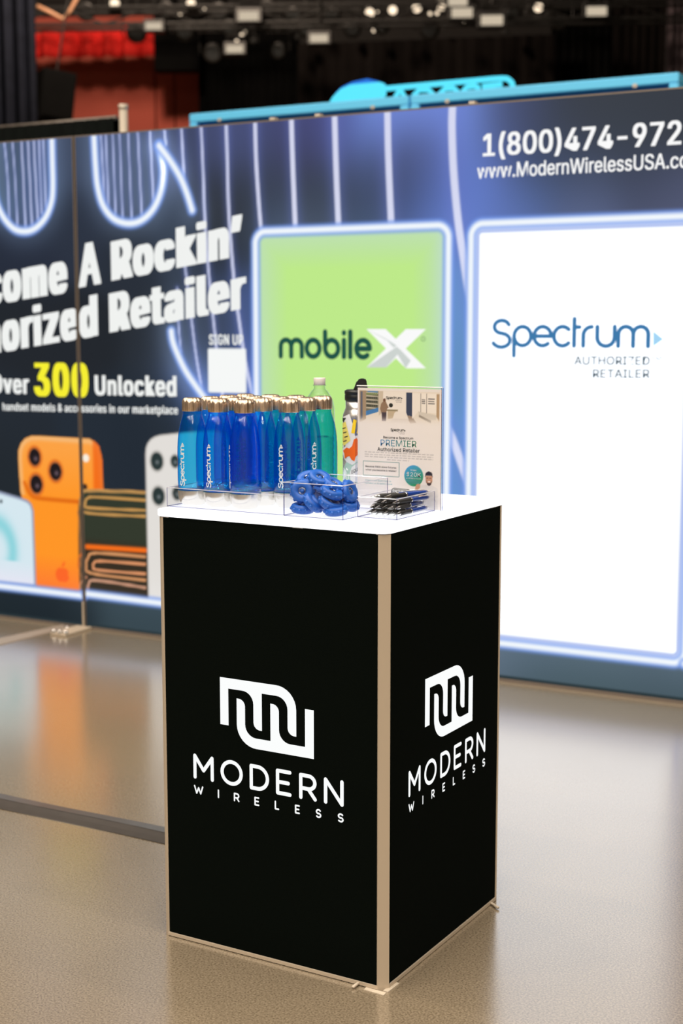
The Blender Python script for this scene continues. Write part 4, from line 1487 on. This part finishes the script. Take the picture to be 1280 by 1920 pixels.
def make_bottle():
    e = empty('drink_bottle')
    prof = [(0.020, 0.0), (0.026, 0.0008), (0.0305, 0.006), (0.0350, 0.016), (0.0360, 0.026), (0.0361, 0.034)]
    Geo().lathe([(0.0005, 0.0015)] + prof, 36).obj('steel_base', MAT['silver_metal'], e, True)
    bp = [(0.0005, 0.0345), (0.030, 0.0345), (0.0358, 0.0365), (0.0362, 0.06), (0.0362, 0.115), (0.0358, 0.135), (0.0347, 0.152), (0.0328, 0.168), (0.0302, 0.182), (0.0272, 0.194), (0.0245, 0.203), (0.0225, 0.209), (0.0217, 0.2125), (0.0227, 0.2145), (0.0217, 0.2165), (0.0210, 0.2185)]
    Geo().lathe(bp, 40).obj('bottle_body', MAT['blue_plastic'], e, True)
    cp = [(0.0215, 0.2165), (0.0236, 0.2168), (0.0240, 0.2185), (0.0240, 0.2345), (0.0234, 0.2395), (0.0214, 0.2438), (0.0175, 0.2468), (0.0125, 0.2480), (0.0070, 0.2468), (0.0008, 0.2462)]

    def wob(i, w, r_):  # ridges shape ceiling reflections into an otherwise smooth dome
        k = {3: 0.006, 4: 0.03, 5: 0.055, 6: 0.085, 7: 0.12, 8: 0.09}.get(i, 0.0)
        return r_ * (1 + k * math.cos(14 * w))
    Geo().lathe(cp, 84, wob=wob).obj('cap', MAT['rose_gold'], e, True)
    v, f, tri_ = spectrum_geo(0.235)
    LIFT = [0] * (len(v) + 3)
    for i, q in enumerate(f):
        for k in q:
            LIFT[k] = i % 12
    s = 0.100 / 7.86
    R_ = 0.03645
    allv = list(v) + tri_
    allf = list(f) + [(len(v), len(v) + 1, len(v) + 2)]
    sc = 0.0128 / 1.28
    vv = []
    for i, (x, y) in enumerate(allv):
        th_ = -(y - 0.45) * sc / R_
        rl_ = R_ + 2e-5 * LIFT[i]
        vv.append((rl_ * math.sin(th_), -rl_ * math.cos(th_), 0.046 + x * s))
    mesh_obj('lettering', vv, allf, MAT['white_ink'], e)
    return e


VIEW = math.atan2(-(PX + 0.15), (PY + 0.2))      # turn that faces a bottle's front to the camera
proto = make_bottle()
ORD = ('front row', 'second row', 'third row', 'rear row')
CN = ('nearest the pictured white phone', 'second along from the pictured white phone', 'third along from the pictured white phone', 'at the green end')
turn = {(0, 0): -39, (1, 0): -37, (2, 0): -76, (3, 1): -33, (3, 2): 30, (2, 1): 150, (0, 1): 120, (1, 1): 175, (3, 3): -120, (2, 2): 160, (2, 3): 170, (1, 2): -140, (1, 3): 130, (0, 2): 100, (0, 3): -160}
first = True
for j in range(4):
    for i in range(4):
        if (i, j) == (3, 0):
            continue
        b = proto if first else copy_tree(proto)
        first = False
        b.location = (PX + 0.0355 + 0.0728 * i, PY + 0.103 + 0.0729 * j, TOPZ + 0.0030)
        b.rotation_euler = (0, 0, VIEW + math.radians(turn[(i, j)]))
        tag(b, 'blue clear bottle with rose gold cap, %s, %s' % (ORD[j], CN[i]), 'bottle', 'blue bottles in the tray')

# clear water bottle behind the tray
wb = empty('water_bottle', (PX + 0.152, PY + 0.478, TOPZ + 0.0003))
tag(wb, 'clear plastic water bottle with white cap standing behind the blue bottles', 'bottle')
prof = [(0.0005, 0.008), (0.020, 0.006), (0.030, 0.0), (0.036, 0.004), (0.038, 0.015)]
for k in range(7):
    z = 0.03 + k * 0.018
    prof += [(0.038, z), (0.0365, z + 0.005), (0.038, z + 0.010)]
prof += [(0.038, 0.17), (0.038, 0.195), (0.0375, 0.21), (0.035, 0.225), (0.029, 0.24), (0.021, 0.252), (0.0155, 0.258), (0.0140, 0.262), (0.0140, 0.266), (0.0165, 0.267), (0.0165, 0.269), (0.0135, 0.27), (0.0135, 0.274)]
Geo().lathe(prof, 36).obj('bottle_body', MAT['clear_pet'], wb, True)
Geo().lathe([(0.0005, 0.010)] + [(r_ - 0.0015, z_ + 0.002) for r_, z_ in prof[2:] if z_ < 0.138] + [(0.0360, 0.14), (0.0005, 0.14)], 36).obj('water', MAT['drink_water'], wb, True)
Geo().lathe([(0.0137, 0.268), (0.0142, 0.2685), (0.0145, 0.285), (0.0138, 0.2865), (0.0005, 0.2865)], 48, wob=lambda i, w, r_: r_ * (1 + 0.02 * math.cos(24 * w))).obj('cap', MAT['translucent_cap'], wb, True)

# stickered metal bottle behind the sign
MBX, MBY = 0.262, 0.494
mb = empty('metal_bottle', (PX + MBX, PY + MBY, TOPZ + 0.0003))
tag(mb, 'silver metal bottle with colourful stickers and black lid behind the sign', 'bottle')
RB = 0.0455
Geo().lathe([(0.0005, 0.0), (0.042, 0.0), (0.0455, 0.004), (RB, 0.19), (0.0445, 0.198), (0.041, 0.208), (0.0385, 0.214), (0.0385, 0.232), (0.0005, 0.232)], 48).obj('bottle_body', MAT['silver_metal'], mb, True)
lid = Geo().lathe([(0.0385, 0.232), (0.0405, 0.233), (0.0405, 0.246), (0.039, 0.248), (0.041, 0.249), (0.041, 0.256), (0.036, 0.259), (0.0005, 0.259)], 40).obj('lid', MAT['black_plastic'], mb, True)
bm = bmesh.new()
for (x0, x1, z0, z1, y0) in ((-0.024, 0.022, 0.257, 0.264, 0.016),):
    pass
ov = [(-0.020, 0.258), (-0.016, 0.266), (-0.010, 0.276), (-0.008, 0.283), (-0.003, 0.286), (0.009, 0.286), (0.013, 0.283), (0.014, 0.262), (0.020, 0.258)]
front = [bm.verts.new((x, -0.013, z)) for x, z in ov]
back = [bm.verts.new((x, 0.013, z)) for x, z in ov]
bm.faces.new(front)
bm.faces.new(back[::-1])
for i in range(len(ov)):
    j = (i + 1) % len(ov)
    bm.faces.new((front[i], back[i], back[j], front[j]))
bmesh.ops.bevel(bm, geom=bm.edges[:], offset=0.002, segments=2, affect='EDGES')
spo = bm_obj('spout', bm, MAT['black_plastic'], lid)
spo.rotation_euler = (0, 0, 0.53)
axis = CAM + Vector((0, 0, 0))
mbw = Vector((PX + MBX, PY + MBY, 0))
vdir = Vector((mbw.x, mbw.y, 0)).normalized()
vrt = Vector((vdir.y, -vdir.x, 0))
mdepth = (mbw - CAM).dot(fw)


def on_metal(x, y, lift):
    """measured point on the metal bottle's side"""
    ax = 640 + FPX * (mbw - CAM).dot(rt) / mdepth
    s = max(-0.985, min(0.985, (x - ax) / (FPX / mdepth) / RB))
    c_ = math.sqrt(1 - s * s)
    n_ = vrt * s - vdir * c_
    d = ray(x, y)
    t = (mbw + n_ * RB - CAM).dot(vdir) / d.dot(vdir)
    z = CAMZ + d.z * t
    return n_ * (RB + lift) + Vector((0, 0, z - TOPZ - 0.0003))


def sticker(name, px_poly, mat, lift, label=None):
    bm = bmesh.new()
    bm.faces.new([bm.verts.new((x, y, 0)) for x, y in px_poly])
    bm.normal_update()
    bmesh.ops.triangulate(bm, faces=bm.faces[:])
    bmesh.ops.subdivide_edges(bm, edges=bm.edges[:], cuts=3, use_grid_fill=True)
    for v_ in bm.verts:
        v_.co = on_metal(v_.co.x, v_.co.y, lift)
    o_ = bm_obj(name, bm, mat, mb)
    if label:
        o_['label'] = label


pbr('sticker_white', (0.80, 0.80, 0.80), 0.4)
pbr('sticker_yellow', (0.85, 0.72, 0.16), 0.4)
pbr('sticker_gold', (0.9, 0.62, 0.02), 0.4)
pbr('sticker_orange', (0.86, 0.14, 0.012), 0.4)
pbr('sticker_mint', (0.45, 0.66, 0.56), 0.4)
pbr('sticker_ink', (0.03, 0.035, 0.03), 0.5)
sticker('sticker', [(641, 783), (655, 776), (662, 800), (667, 832), (664, 836), (644, 842)], MAT['sticker_white'], 0.0004)
sticker('sticker', [(641, 795), (648, 790), (657, 826), (645, 836), (641, 825)], MAT['sticker_yellow'], 0.0008, 'yellow note sticker')
sticker('sticker', [(642, 783), (649, 784), (645, 790), (641, 790)], MAT['sticker_ink'], 0.0008)
for x, y in ((645, 803), (647, 811), (649, 819), (647, 827)):
    sticker('scribble', [(x - 3, y), (x + 3, y - 2), (x + 3.5, y - 0.5), (x - 2.5, y + 1.6)], MAT['sticker_ink'], 0.0011)
sticker('sticker', [(658, 812), (662, 786), (668, 788), (664, 813)], MAT['sticker_gold'], 0.0006, 'yellow bar sticker')
sticker('sticker', [(668, 812), (671, 790), (677, 792), (674, 816)], MAT['sticker_gold'], 0.0006, 'yellow bar sticker')
sticker('sticker', [(642, 842), (650, 835), (658, 832), (661, 818), (672, 816), (676, 850), (668, 866), (660, 872), (650, 866), (645, 858)], MAT['sticker_white'], 0.0007)
sticker('sticker', [(644, 845), (650, 839), (655, 841), (660, 836), (663, 824), (668, 821), (671, 828), (671, 852), (666, 856), (664, 865), (659, 862), (655, 855), (650, 857), (647, 860), (646, 850)], MAT['sticker_orange'], 0.0011, 'orange animal sticker')
sticker('sticker', [(643, 880), (650, 866), (658, 866), (672, 862), (672, 905), (655, 908), (643, 896)], MAT['sticker_mint'], 0.0004, 'mint green sticker')
sticker('sticker', [(655, 890), (659, 876), (668, 868), (680, 872), (680, 898), (668, 904), (658, 902)], MAT['sticker_white'], 0.0009)
v, f = text_geo('EQUI', 0.01)
wq = v[:, 0].max()
mesh_obj('lettering', [on_metal(659 + 13 * a / wq, 889 - 8 * a / wq - 6.5 * b, 0.0013) for a, b in v], f, MAT['sticker_ink'], mb)

# ------------------------------------------------------------------ sign holder with the flyer
SY, SX0, SX1, SZ0, SZ1 = 0.300, 0.3628, 0.5790, TOPZ + 0.001, 1.2905
sh = empty('sign_holder', (PX + SX0, PY + SY, TOPZ + 0.0003))
tag(sh, 'clear acrylic sign holder standing behind the pens', 'sign holder')
w, h = SX1 - SX0, SZ1 - TOPZ
box('front_sheet', (-0.002, -0.004, 0.0), (w + 0.002, -0.002, h + 0.002), MAT['clear_acrylic'], sh)
box('back_sheet', (-0.002, 0.002, 0.0), (w + 0.002, 0.004, h + 0.002), MAT['clear_acrylic'], sh)
box('base', (-0.002, 0.004, 0.0), (w + 0.012, 0.06, 0.003), MAT['clear_acrylic'], sh)
for y in (-0.004, 0.004):
    for x in (-0.002, w + 0.002):
        Geo().tube([(x, y, 0), (x, y, h + 0.002)], 0.0007, 6).obj('edge', MAT['acrylic_edge'], sh)
Geo().tube([(-0.002, 0, h + 0.003), (w + 0.002, 0, h + 0.003)], 0.0014, 6).obj('top_edge', MAT['sticker_white'], sh)

fy = empty('flyer', (PX + SX0, PY + SY, TOPZ + 0.0008))
tag(fy, 'printed retailer flyer in the acrylic sign holder', 'flyer')
FH = h - 0.002
fc = Canvas(0.0, w, 0.0, FH, 0.0015)
PAPER = (238, 232, 228)
fc.c[:] = PAPER
S_ = fc.U / w
T_ = 1 - fc.V / FH


def frect(s0, s1, t0, t1, col, k=1.0):
    e = 0.003
    m = smoothstep(s0 - e, s0 + e, S_) * (1 - smoothstep(s1 - e, s1 + e, S_)) * smoothstep(t0 - e, t0 + e, T_) * (1 - smoothstep(t1 - e, t1 + e, T_))
    fc.over(m * k, col)


def fpoly(pts, col, k=1.0):
    sd = fc.poly([(a_ * w, (1 - b_) * FH) for a_, b_ in pts])
    fc.over(k * (1 - smoothstep(-0.0008, 0.0008, sd)), col)


X0 = lambda x: (x - 72) / 1056.0
Y0 = lambda y: (y - 250) / 1560.0
F_ = lambda *p: [(X0(a_), Y0(b_)) for a_, b_ in p]
frect(X0(95), X0(1105), Y0(285), Y0(720), (232, 222, 208))
fpoly(F_((95, 285), (180, 285), (180, 660), (110, 700), (95, 700)), (168, 146, 120))
fpoly(F_((110, 300), (135, 300), (135, 640), (110, 680)), (92, 100, 120))
fpoly(F_((180, 290), (340, 290), (340, 520), (180, 560)), (120, 118, 100))
for yy in (300, 345, 395, 445, 500):
    fpoly(F_((182, yy), (336, yy + 12), (336, yy + 24), (182, yy + 16)), (206, 198, 178))
for yy in (315, 365, 415, 470):
    for xx in range(186, 330, 24):
        fpoly(F_((xx, yy), (xx + 17, yy), (xx + 17, yy + 26), (xx, yy + 26)), ((52, 56, 52) if yy > 330 else (130, 150, 92)))
fpoly(F_((180, 555), (340, 505), (340, 560), (180, 615)), (70, 128, 186))
fpoly(F_((200, 290), (330, 290), (330, 310), (200, 305)), (90, 140, 190))
fpoly(F_((340, 290), (400, 290), (400, 560), (345, 610)), (206, 192, 172))
fpoly(F_((400, 292), (690, 292), (690, 560), (400, 560)), (238, 230, 220))
fpoly(F_((690, 300), (765, 300), (765, 610), (690, 590)), (58, 68, 92))
fpoly(F_((690, 590), (765, 610), (820, 690), (740, 700)), (150, 128, 110))
fpoly(F_((765, 300), (1065, 305), (1065, 560), (840, 540), (765, 640)), (240, 232, 222))
for xx in (870, 942):
    fpoly(F_((xx, 305), (xx + 6, 305), (xx + 6, 570), (xx, 560)), (120, 112, 104))
for xx, yy, ww in ((885, 380, 42), (885, 402, 42), (885, 425, 42), (962, 368, 80), (962, 398, 76), (962, 428, 80)):
    fpoly(F_((xx, yy), (xx + ww, yy + 2), (xx + ww, yy + 14), (xx, yy + 12)), (96, 94, 96))
fpoly(F_((840, 540), (1065, 580), (1060, 640), (980, 650), (850, 580)), (214, 206, 194))
fpoly(F_((850, 580), (1000, 655), (1000, 690), (850, 610)), (150, 140, 128))
fpoly(F_((1065, 310), (1100, 310), (1100, 660), (1065, 600)), (180, 152, 120))
fpoly(F_((440, 525), (585, 525), (585, 548), (440, 545)), (150, 138, 108))
fpoly(F_((455, 545), (560, 548), (520, 640), (460, 650)), (196, 178, 150))
fpoly(F_((545, 560), (690, 555), (720, 640), (520, 645)), (236, 228, 218))
fpoly(F_((520, 645), (720, 640), (720, 700), (480, 700)), (222, 212, 202))
# shop assistant seen from behind
fpoly(F_((402, 420), (432, 420), (455, 470), (470, 500), (450, 515), (440, 570), (375, 570), (360, 520), (375, 450)), (146, 120, 98))
fpoly(F_((380, 565), (442, 565), (436, 680), (385, 680)), (72, 62, 70))
fpoly([(X0(415) + 0.016 * math.cos(a_), Y0(405) + 0.014 * math.sin(a_)) for a_ in np.linspace(0, 2 * PI, 16)], (108, 74, 54))
fpoly([(X0(498) + 0.024 * math.cos(a_), Y0(470) + 0.018 * math.sin(a_)) for a_ in np.linspace(0, 2 * PI, 12)], (44, 46, 42))
fc.over(smoothstep(Y0(590), Y0(735), T_) * (T_ < 0.5), PAPER)
# paragraph of fine print
random.seed(3)
for r_, yy in enumerate((1090, 1120, 1150, 1180)):
    xa, xb = ((165, 1035), (165, 1030), (165, 1030), (450, 730))[r_]
    x = xa
    while x < xb:
        ww = random.uniform(22, 60)
        frect(X0(x), X0(min(xb, x + ww)), Y0(yy), Y0(yy + 12), (176, 172, 172), 0.75)
        x += ww + 12
# round badge
uu_, vv_ = X0(790) * w, (1 - Y0(1380)) * FH
rr_ = 0.0242
d_ = np.hypot(fc.U - uu_, fc.V - vv_)
tt = np.clip(0.5 + ((fc.U - uu_) * 0.55 - (fc.V - vv_) * 0.85) / (2 * rr_), 0, 1)[..., None]
colr = np.array([70, 160, 214]) * (1 - tt) + np.array([46, 150, 92]) * tt
mk = (1 - smoothstep(rr_ - 0.0008, rr_ + 0.0008, d_))[..., None]
fc.c = fc.c * (1 - mk) + colr * mk
# smiling man holding the badge
fpoly(F_((830, 1560), (850, 1500), (960, 1490), (1010, 1490), (1090, 1530), (1090, 1800), (850, 1800)), (226, 222, 220))
fpoly(F_((800, 1600), (815, 1500), (838, 1480), (872, 1484), (870, 1530), (840, 1560), (830, 1610)), (206, 156, 126))
fpoly(F_((935, 1370), (1022, 1370), (1022, 1440), (1000, 1490), (965, 1490), (940, 1450)), (204, 152, 122))
fpoly(F_((930, 1385), (940, 1330), (975, 1310), (1015, 1325), (1026, 1385), (1010, 1365), (945, 1365)), (40, 34, 34))
fpoly(F_((944, 1430), (960, 1462), (998, 1462), (1016, 1430), (1004, 1486), (980, 1500), (958, 1486)), (58, 46, 44))
fpoly(F_((962, 1438), (1000, 1438), (982, 1456)), (250, 248, 246))
fpoly(F_((950, 1398), (970, 1396), (970, 1402), (950, 1404)), (48, 38, 36))
fpoly(F_((988, 1396), (1008, 1398), (1008, 1404), (988, 1402)), (48, 38, 36))
bx_ = F_((145, 1215), (605, 1235), (605, 1408), (145, 1388))
fd = np.abs(fc.rrect(bx_[0][0] * w, bx_[1][0] * w, (1 - Y0(1405)) * FH, (1 - Y0(1218)) * FH, 0.001))
fc.over(0.9 * (1 - smoothstep(0.0004, 0.0013, fd)), (110, 150, 150))
fc.mesh('printed_sheet', MAT['paper_print'], fy)
box('sheet_back', (0, 0.0003, 0), (w, 0.0011, FH), MAT['sticker_white'], fy)


def ink(name, r_, g_2, b_):
    return MAT[name] if name in MAT else pbr(name, L(r_, g_2, b_), 0.4)


def flyer_text(s, x0, x1, ybase, cap_, mat, offset=0.0, shift=0.0, name='lettering'):
    v, f = text_geo(s, offset, 1.0, shift)
    ww = v[:, 0].max()
    a0, a1 = X0(x0) * w, X0(x1) * w
    zb = (1 - Y0(ybase)) * FH
    ch = cap_ / 1560.0 * FH
    lay = text_geo.layer
    o_ = mesh_obj(name, [(a0 + (a1 - a0) * a_ / ww, -0.0003 - 1.2e-4 * (i // lay), zb + ch * b_) for i, (a_, b_) in enumerate(v)], f, mat if not isinstance(mat, tuple) else None, fy)
    if isinstance(mat, tuple):
        at = o_.data.color_attributes.new('ink', 'FLOAT_COLOR', 'POINT')
        for i, vt_ in enumerate(o_.data.vertices):
            t = (vt_.co.x - a0) / (a1 - a0)
            cc_ = lin(np.array(mat[0]) * (1 - t) + np.array(mat[1]) * t)
            at.data[i].color = (*cc_, 1)
        o_.data.materials.append(MAT['paper_print'])


DK = ink('ink_dark', 66, 70, 78)
GY = ink('ink_grey', 128, 128, 132)
TL = ink('ink_teal', 110, 176, 184)
WT = MAT['sticker_white']


def flyer_logo(x0, x1, ybase, xh, mat):
    v, f, tr_ = spectrum_geo(0.2)
    a0, a1 = X0(x0) * w, X0(x1) * w
    zb = (1 - Y0(ybase)) * FH
    ch = xh / 1560.0 * FH
    v = list(v) + tr_
    f = list(f) + [(len(v) - 3, len(v) - 2, len(v) - 1)]
    mesh_obj('logotype', [(a0 + (a1 - a0) * a_ / 7.86, -0.0006, zb + ch * b_) for a_, b_ in v], f, mat, fy)


flyer_logo(437, 645, 388, 26, DK)
flyer_text('AUTHORIZED', 555, 636, 412, 11, GY)
flyer_text('RETAILER', 565, 634, 432, 11, GY)
flyer_logo(497, 685, 806, 26, DK)
flyer_text('AUTHORIZED', 590, 672, 828, 8, GY)
flyer_text('RETAILER', 612, 672, 843, 8, GY)
flyer_text('Become a Spectrum', 404, 781, 906, 30, DK, 0.012)
flyer_text('PREMIER', 369, 822, 1006, 82, ((82, 146, 206), (36, 128, 84)))
flyer_text('Authorized Retailer', 328, 862, 1074, 48, DK, 0.012)
flyer_text('Receive FREE store fixtures', 176, 570, 1298, 24, GY, 0.006)
flyer_text('when you become a retailer!', 178, 570, 1342, 24, GY, 0.006)
flyer_text('Interested? Scan here to', 170, 505, 1480, 20, TL)
flyer_text('contact us & learn more!', 168, 520, 1518, 20, TL)
flyer_text('Make', 752, 824, 1316, 24, WT)
flyer_text('$20K', 700, 880, 1388, 52, WT)
flyer_text('or MORE a month', 697, 884, 1424, 19, WT)
for k, (xa, xb, yy) in enumerate(((700, 880, 1446), (710, 872, 1462), (728, 860, 1478))):
    z = (1 - Y0(yy)) * FH
    mesh_obj('fine_print', [(X0(xa) * w, -0.0006, z), (X0(xb) * w, -0.0006, z), (X0(xb) * w, -0.0006, z + 0.0010), (X0(xa) * w, -0.0006, z + 0.0010)], [(0, 1, 2, 3)], TL, fy)

# ------------------------------------------------------------------ blue ring toys
def make_toy():
    e = empty('ring_toy')
    R0, r0, hh_ = 0.0225, 0.0072, 0.0085
    prof = [(r0, -0.004), (r0, 0.004), (r0 + 0.002, 0.0068), (0.0125, 0.0078), (0.0185, hh_), (0.0215, 0.0068), (R0 + 0.0005, 0.003), (R0 + 0.0008, 0.0), (R0 + 0.0005, -0.003), (0.0215, -0.0068), (0.0185, -hh_), (0.0125, -0.0078), (r0 + 0.002, -0.0068)]
    g = Geo().lathe(prof, 30, close=True)
    for k in range(11):
        a_ = 2 * PI * k / 11
        c_ = Vector((R0 * math.cos(a_), R0 * math.sin(a_), 0))
        n_ = Vector((math.cos(a_), math.sin(a_), 0))
        t1 = Vector((-math.sin(a_), math.cos(a_), 0))
        vs, fs = [], []
        for (rr, hz) in ((0.0036, 0.0), (0.0032, 0.0016), (0.0018, 0.0028), (0.0002, 0.0032)):
            for q in range(8):
                b_ = 2 * PI * q / 8
                vs.append(c_ + n_ * hz + t1 * (rr * math.cos(b_)) + Vector((0, 0, rr * math.sin(b_))))
        for i in range(3):
            for q in range(8):
                fs.append((i * 8 + q, i * 8 + (q + 1) % 8, (i + 1) * 8 + (q + 1) % 8, (i + 1) * 8 + q))
        g.add(vs, fs)
    g.obj('ring', MAT['blue_rubber'], e, True)
    Geo().lathe([(0.0005, -0.004), (0.004, -0.004), (0.0045, 0.0), (0.004, 0.004), (0.0005, 0.0045)], 14).obj('hub', MAT['blue_rubber'], e, True)
    Geo().lathe([(0.0062, 0.003), (0.0072, 0.004), (0.0066, 0.0052), (0.0058, 0.0045)], 20, close=True).obj('hub_ring', MAT['chrome'], e, True)
    return e


toy = make_toy()
# (photo x, photo y, distance behind counter front, axis as (right, toward viewer, up), label)
TOYS = [(566, 921, 0.076, (-0.12, 0.95, 0.22), 'blue ring toy facing out with its round hub showing'),
        (560, 897, 0.100, (-0.2, 0.45, 0.9), 'blue ring toy tipped on top of the outward facing one'),
        (599, 897, 0.100, (0.28, 0.45, 0.85), 'blue ring toy on top of the heap with its hole showing'),
        (625, 909, 0.110, (0.45, 0.2, 0.87), 'blue ring toy at the upper edge beside the topmost ring'),
        (622, 924, 0.082, (0.35, 0.15, 0.92), 'blue ring toy lying edge-on just below the bin rim'),
        (618, 944, 0.078, (0.45, 0.2, 0.85), 'blue ring toy lying edge-on in the middle of the bin'),
        (598, 941, 0.095, (0.55, 0.25, 0.8), 'blue ring toy slanting behind the outward facing ring'),
        (588, 955, 0.077, (0.6, 0.3, 0.72), 'blue ring toy slanting near the bottom of the bin front'),
        (562, 959, 0.077, (0.05, 0.1, 1.0), 'blue ring toy lying flat on the bin bottom below the outward facing one'),
        (630, 962, 0.077, (-0.1, 0.1, 1.0), 'blue ring toy lying flat at the bin bottom front corner'),
        (552, 936, 0.098, (-0.6, 0.5, 0.5), 'blue ring toy half hidden at the bottle side of the bin'),
        (657, 922, 0.128, (0.75, 0.45, 0.3), 'blue ring toy with metal hub against the bin side by the pens'),
        (652, 944, 0.130, (0.3, 0.3, 0.9), 'blue ring toy beneath the metal hub ring by the pens'),
        (648, 957, 0.160, (0.1, 0.2, 1.0), 'blue ring toy lying at the bin bottom by the pens'),
        (606, 925, 0.140, (0.1, 0.3, 0.9), 'blue ring toy deep in the middle of the heap'),
        (585, 925, 0.150, (-0.2, 0.3, 0.9), 'blue ring toy at the back of the heap behind the outward facing one')]
vr2 = Vector((math.cos(YAW), -math.sin(YAW), 0))
vt2 = -Vector((math.sin(YAW), math.cos(YAW), 0))
for k, (x, y, yl, ax, lab) in enumerate(TOYS):
    t = toy if k == 0 else copy_tree(toy)
    q = on_y(x, y, yl)
    x_ = min(max(q.x, 0.3195 + 0.031), 0.469 - 0.030)
    d = (vr2 * ax[0] + vt2 * ax[1] + Vector((0, 0, ax[2]))).normalized()
    low_ = TOPZ + 0.004 + 0.0285 * math.sqrt(max(0, 1 - d.z * d.z)) + 0.009 * abs(d.z)
    t.location = (PX + x_, PY + yl, max(q.z, low_))
    t.rotation_euler = d.to_track_quat('Z', 'Y').to_euler()
    t.scale = (1.12, 1.12, 1.12)
    tag(t, lab, 'toy', 'blue ring toys in the bin')

# ------------------------------------------------------------------ pens
def make_pen():
    e = empty('pen')
    def part(name, prof, mat, seg=14):
        o_ = Geo().lathe(prof, seg).obj(name, mat, e, True)
        o_.rotation_euler = (-PI / 2, 0, 0)          # length along +y, tip at y=0
        return o_
    part('tip', [(0.0005, 0.0), (0.0010, 0.002), (0.0018, 0.006), (0.0042, 0.016), (0.0044, 0.019)], MAT['chrome'])
    part('grip', [(0.0044, 0.019), (0.0056, 0.022), (0.0054, 0.034), (0.0050, 0.045), (0.0054, 0.058), (0.0056, 0.062)], MAT['pen_grip'])
    part('ring_band', [(0.0057, 0.062), (0.0060, 0.0625), (0.0060, 0.065), (0.0057, 0.0655)], MAT['chrome'])
    part('barrel', [(0.0055, 0.0655), (0.0056, 0.09), (0.0054, 0.118), (0.0046, 0.126), (0.0005, 0.127)], MAT['pen_blue'])
    part('plunger', [(0.0026, 0.126), (0.0028, 0.134), (0.0020, 0.1365), (0.0005, 0.137)], MAT['chrome'])
    Geo().box((-0.0018, 0.086, 0.0062), (0.0018, 0.124, 0.0074)).box((-0.0018, 0.119, 0.0040), (0.0018, 0.124, 0.0066)).obj('clip', MAT['chrome'], e)
    v, f, _ = spectrum_geo(0.2, False)
    mesh_obj('lettering', [(-0.0059 * math.cos((y_ - 0.45) * 0.42), 0.066 + x_ * 0.0026, 0.0059 * math.sin((y_ - 0.45) * 0.42 + 0.25)) for x_, y_ in v], f, MAT['white_ink'], e)
    return e


pen = make_pen()
PENS = [(0.484, 0.120, 0.006, -4, 'pen lying on the bin bottom, farthest from the bin outer side'), (0.498, 0.118, 0.006, 3, 'pen lying on the bin bottom, second from the toy bin'),
        (0.512, 0.121, 0.006, -2, 'pen lying on the bin bottom, third from the toy bin'), (0.526, 0.118, 0.006, 4, 'pen lying on the bin bottom, fourth from the toy bin'),
        (0.540, 0.121, 0.006, 1, 'pen lying on the bin bottom, fifth from the toy bin'), (0.554, 0.123, 0.006, -1, 'pen lying on the bin bottom against the outer side'),
        (0.490, 0.126, 0.0175, 6, 'second layer pen nearest the toy bin'), (0.505, 0.123, 0.0175, -3, 'second layer pen, next but one from the toy bin'),
        (0.520, 0.127, 0.0175, 5, 'second layer pen in the middle of the bin'), (0.535, 0.124, 0.0175, -5, 'second layer pen right of the middle of the bin'), (0.550, 0.130, 0.0175, 2, 'second layer pen by the outer side'),
        (0.497, 0.132, 0.029, -10, 'third layer pen nearest the toy bin'), (0.516, 0.130, 0.029, 4, 'third layer pen in the middle of the bin'), (0.541, 0.136, 0.029, -6, 'third layer pen by the outer side'),
        (0.493, 0.128, 0.0405, -24, 'topmost pen lying slantwise across the pile'), (0.520, 0.135, 0.0405, -14, 'top layer pen beside the slantwise topmost pen')]
random.seed(11)
for k, (x, y, z, a_, lab) in enumerate(PENS):
    t = pen if k == 0 else copy_tree(pen)
    t.location = (PX + x, PY + y + 0.004, TOPZ + 0.0035 + z)
    t.scale = (1.0, 1.12, 1.0)
    t.rotation_euler = (0, random.uniform(-0.9, 0.9), math.radians(a_))
    tag(t, 'blue and black ' + lab, 'pen', 'pens in the low bin')
# grey tube at the back of the pens
q = on_y(703, 925, 0.262)
gt = empty('grey_tube', (PX + 0.497, PY + 0.262, TOPZ + 0.041))
gt.rotation_euler = (0, 0, -0.25)
tag(gt, 'short grey tube with white lettering lying behind the pens', 'tube')
o_ = Geo().lathe([(0.0005, -0.022), (0.009, -0.022), (0.0095, -0.020), (0.0095, 0.020), (0.009, 0.022), (0.0005, 0.022)], 20).obj('tube_body', MAT['grey_plastic'], gt, True)
o_.rotation_euler = (0, PI / 2, 0)
v, f, _ = spectrum_geo(0.2)
mesh_obj('lettering', [(-0.018 + x_ * 0.0046, -0.0097 * math.cos((y_ - 0.5) * 0.5 + 0.3), 0.0097 * math.sin((y_ - 0.5) * 0.5 + 0.3)) for x_, y_ in v], f, MAT['white_ink'], gt)
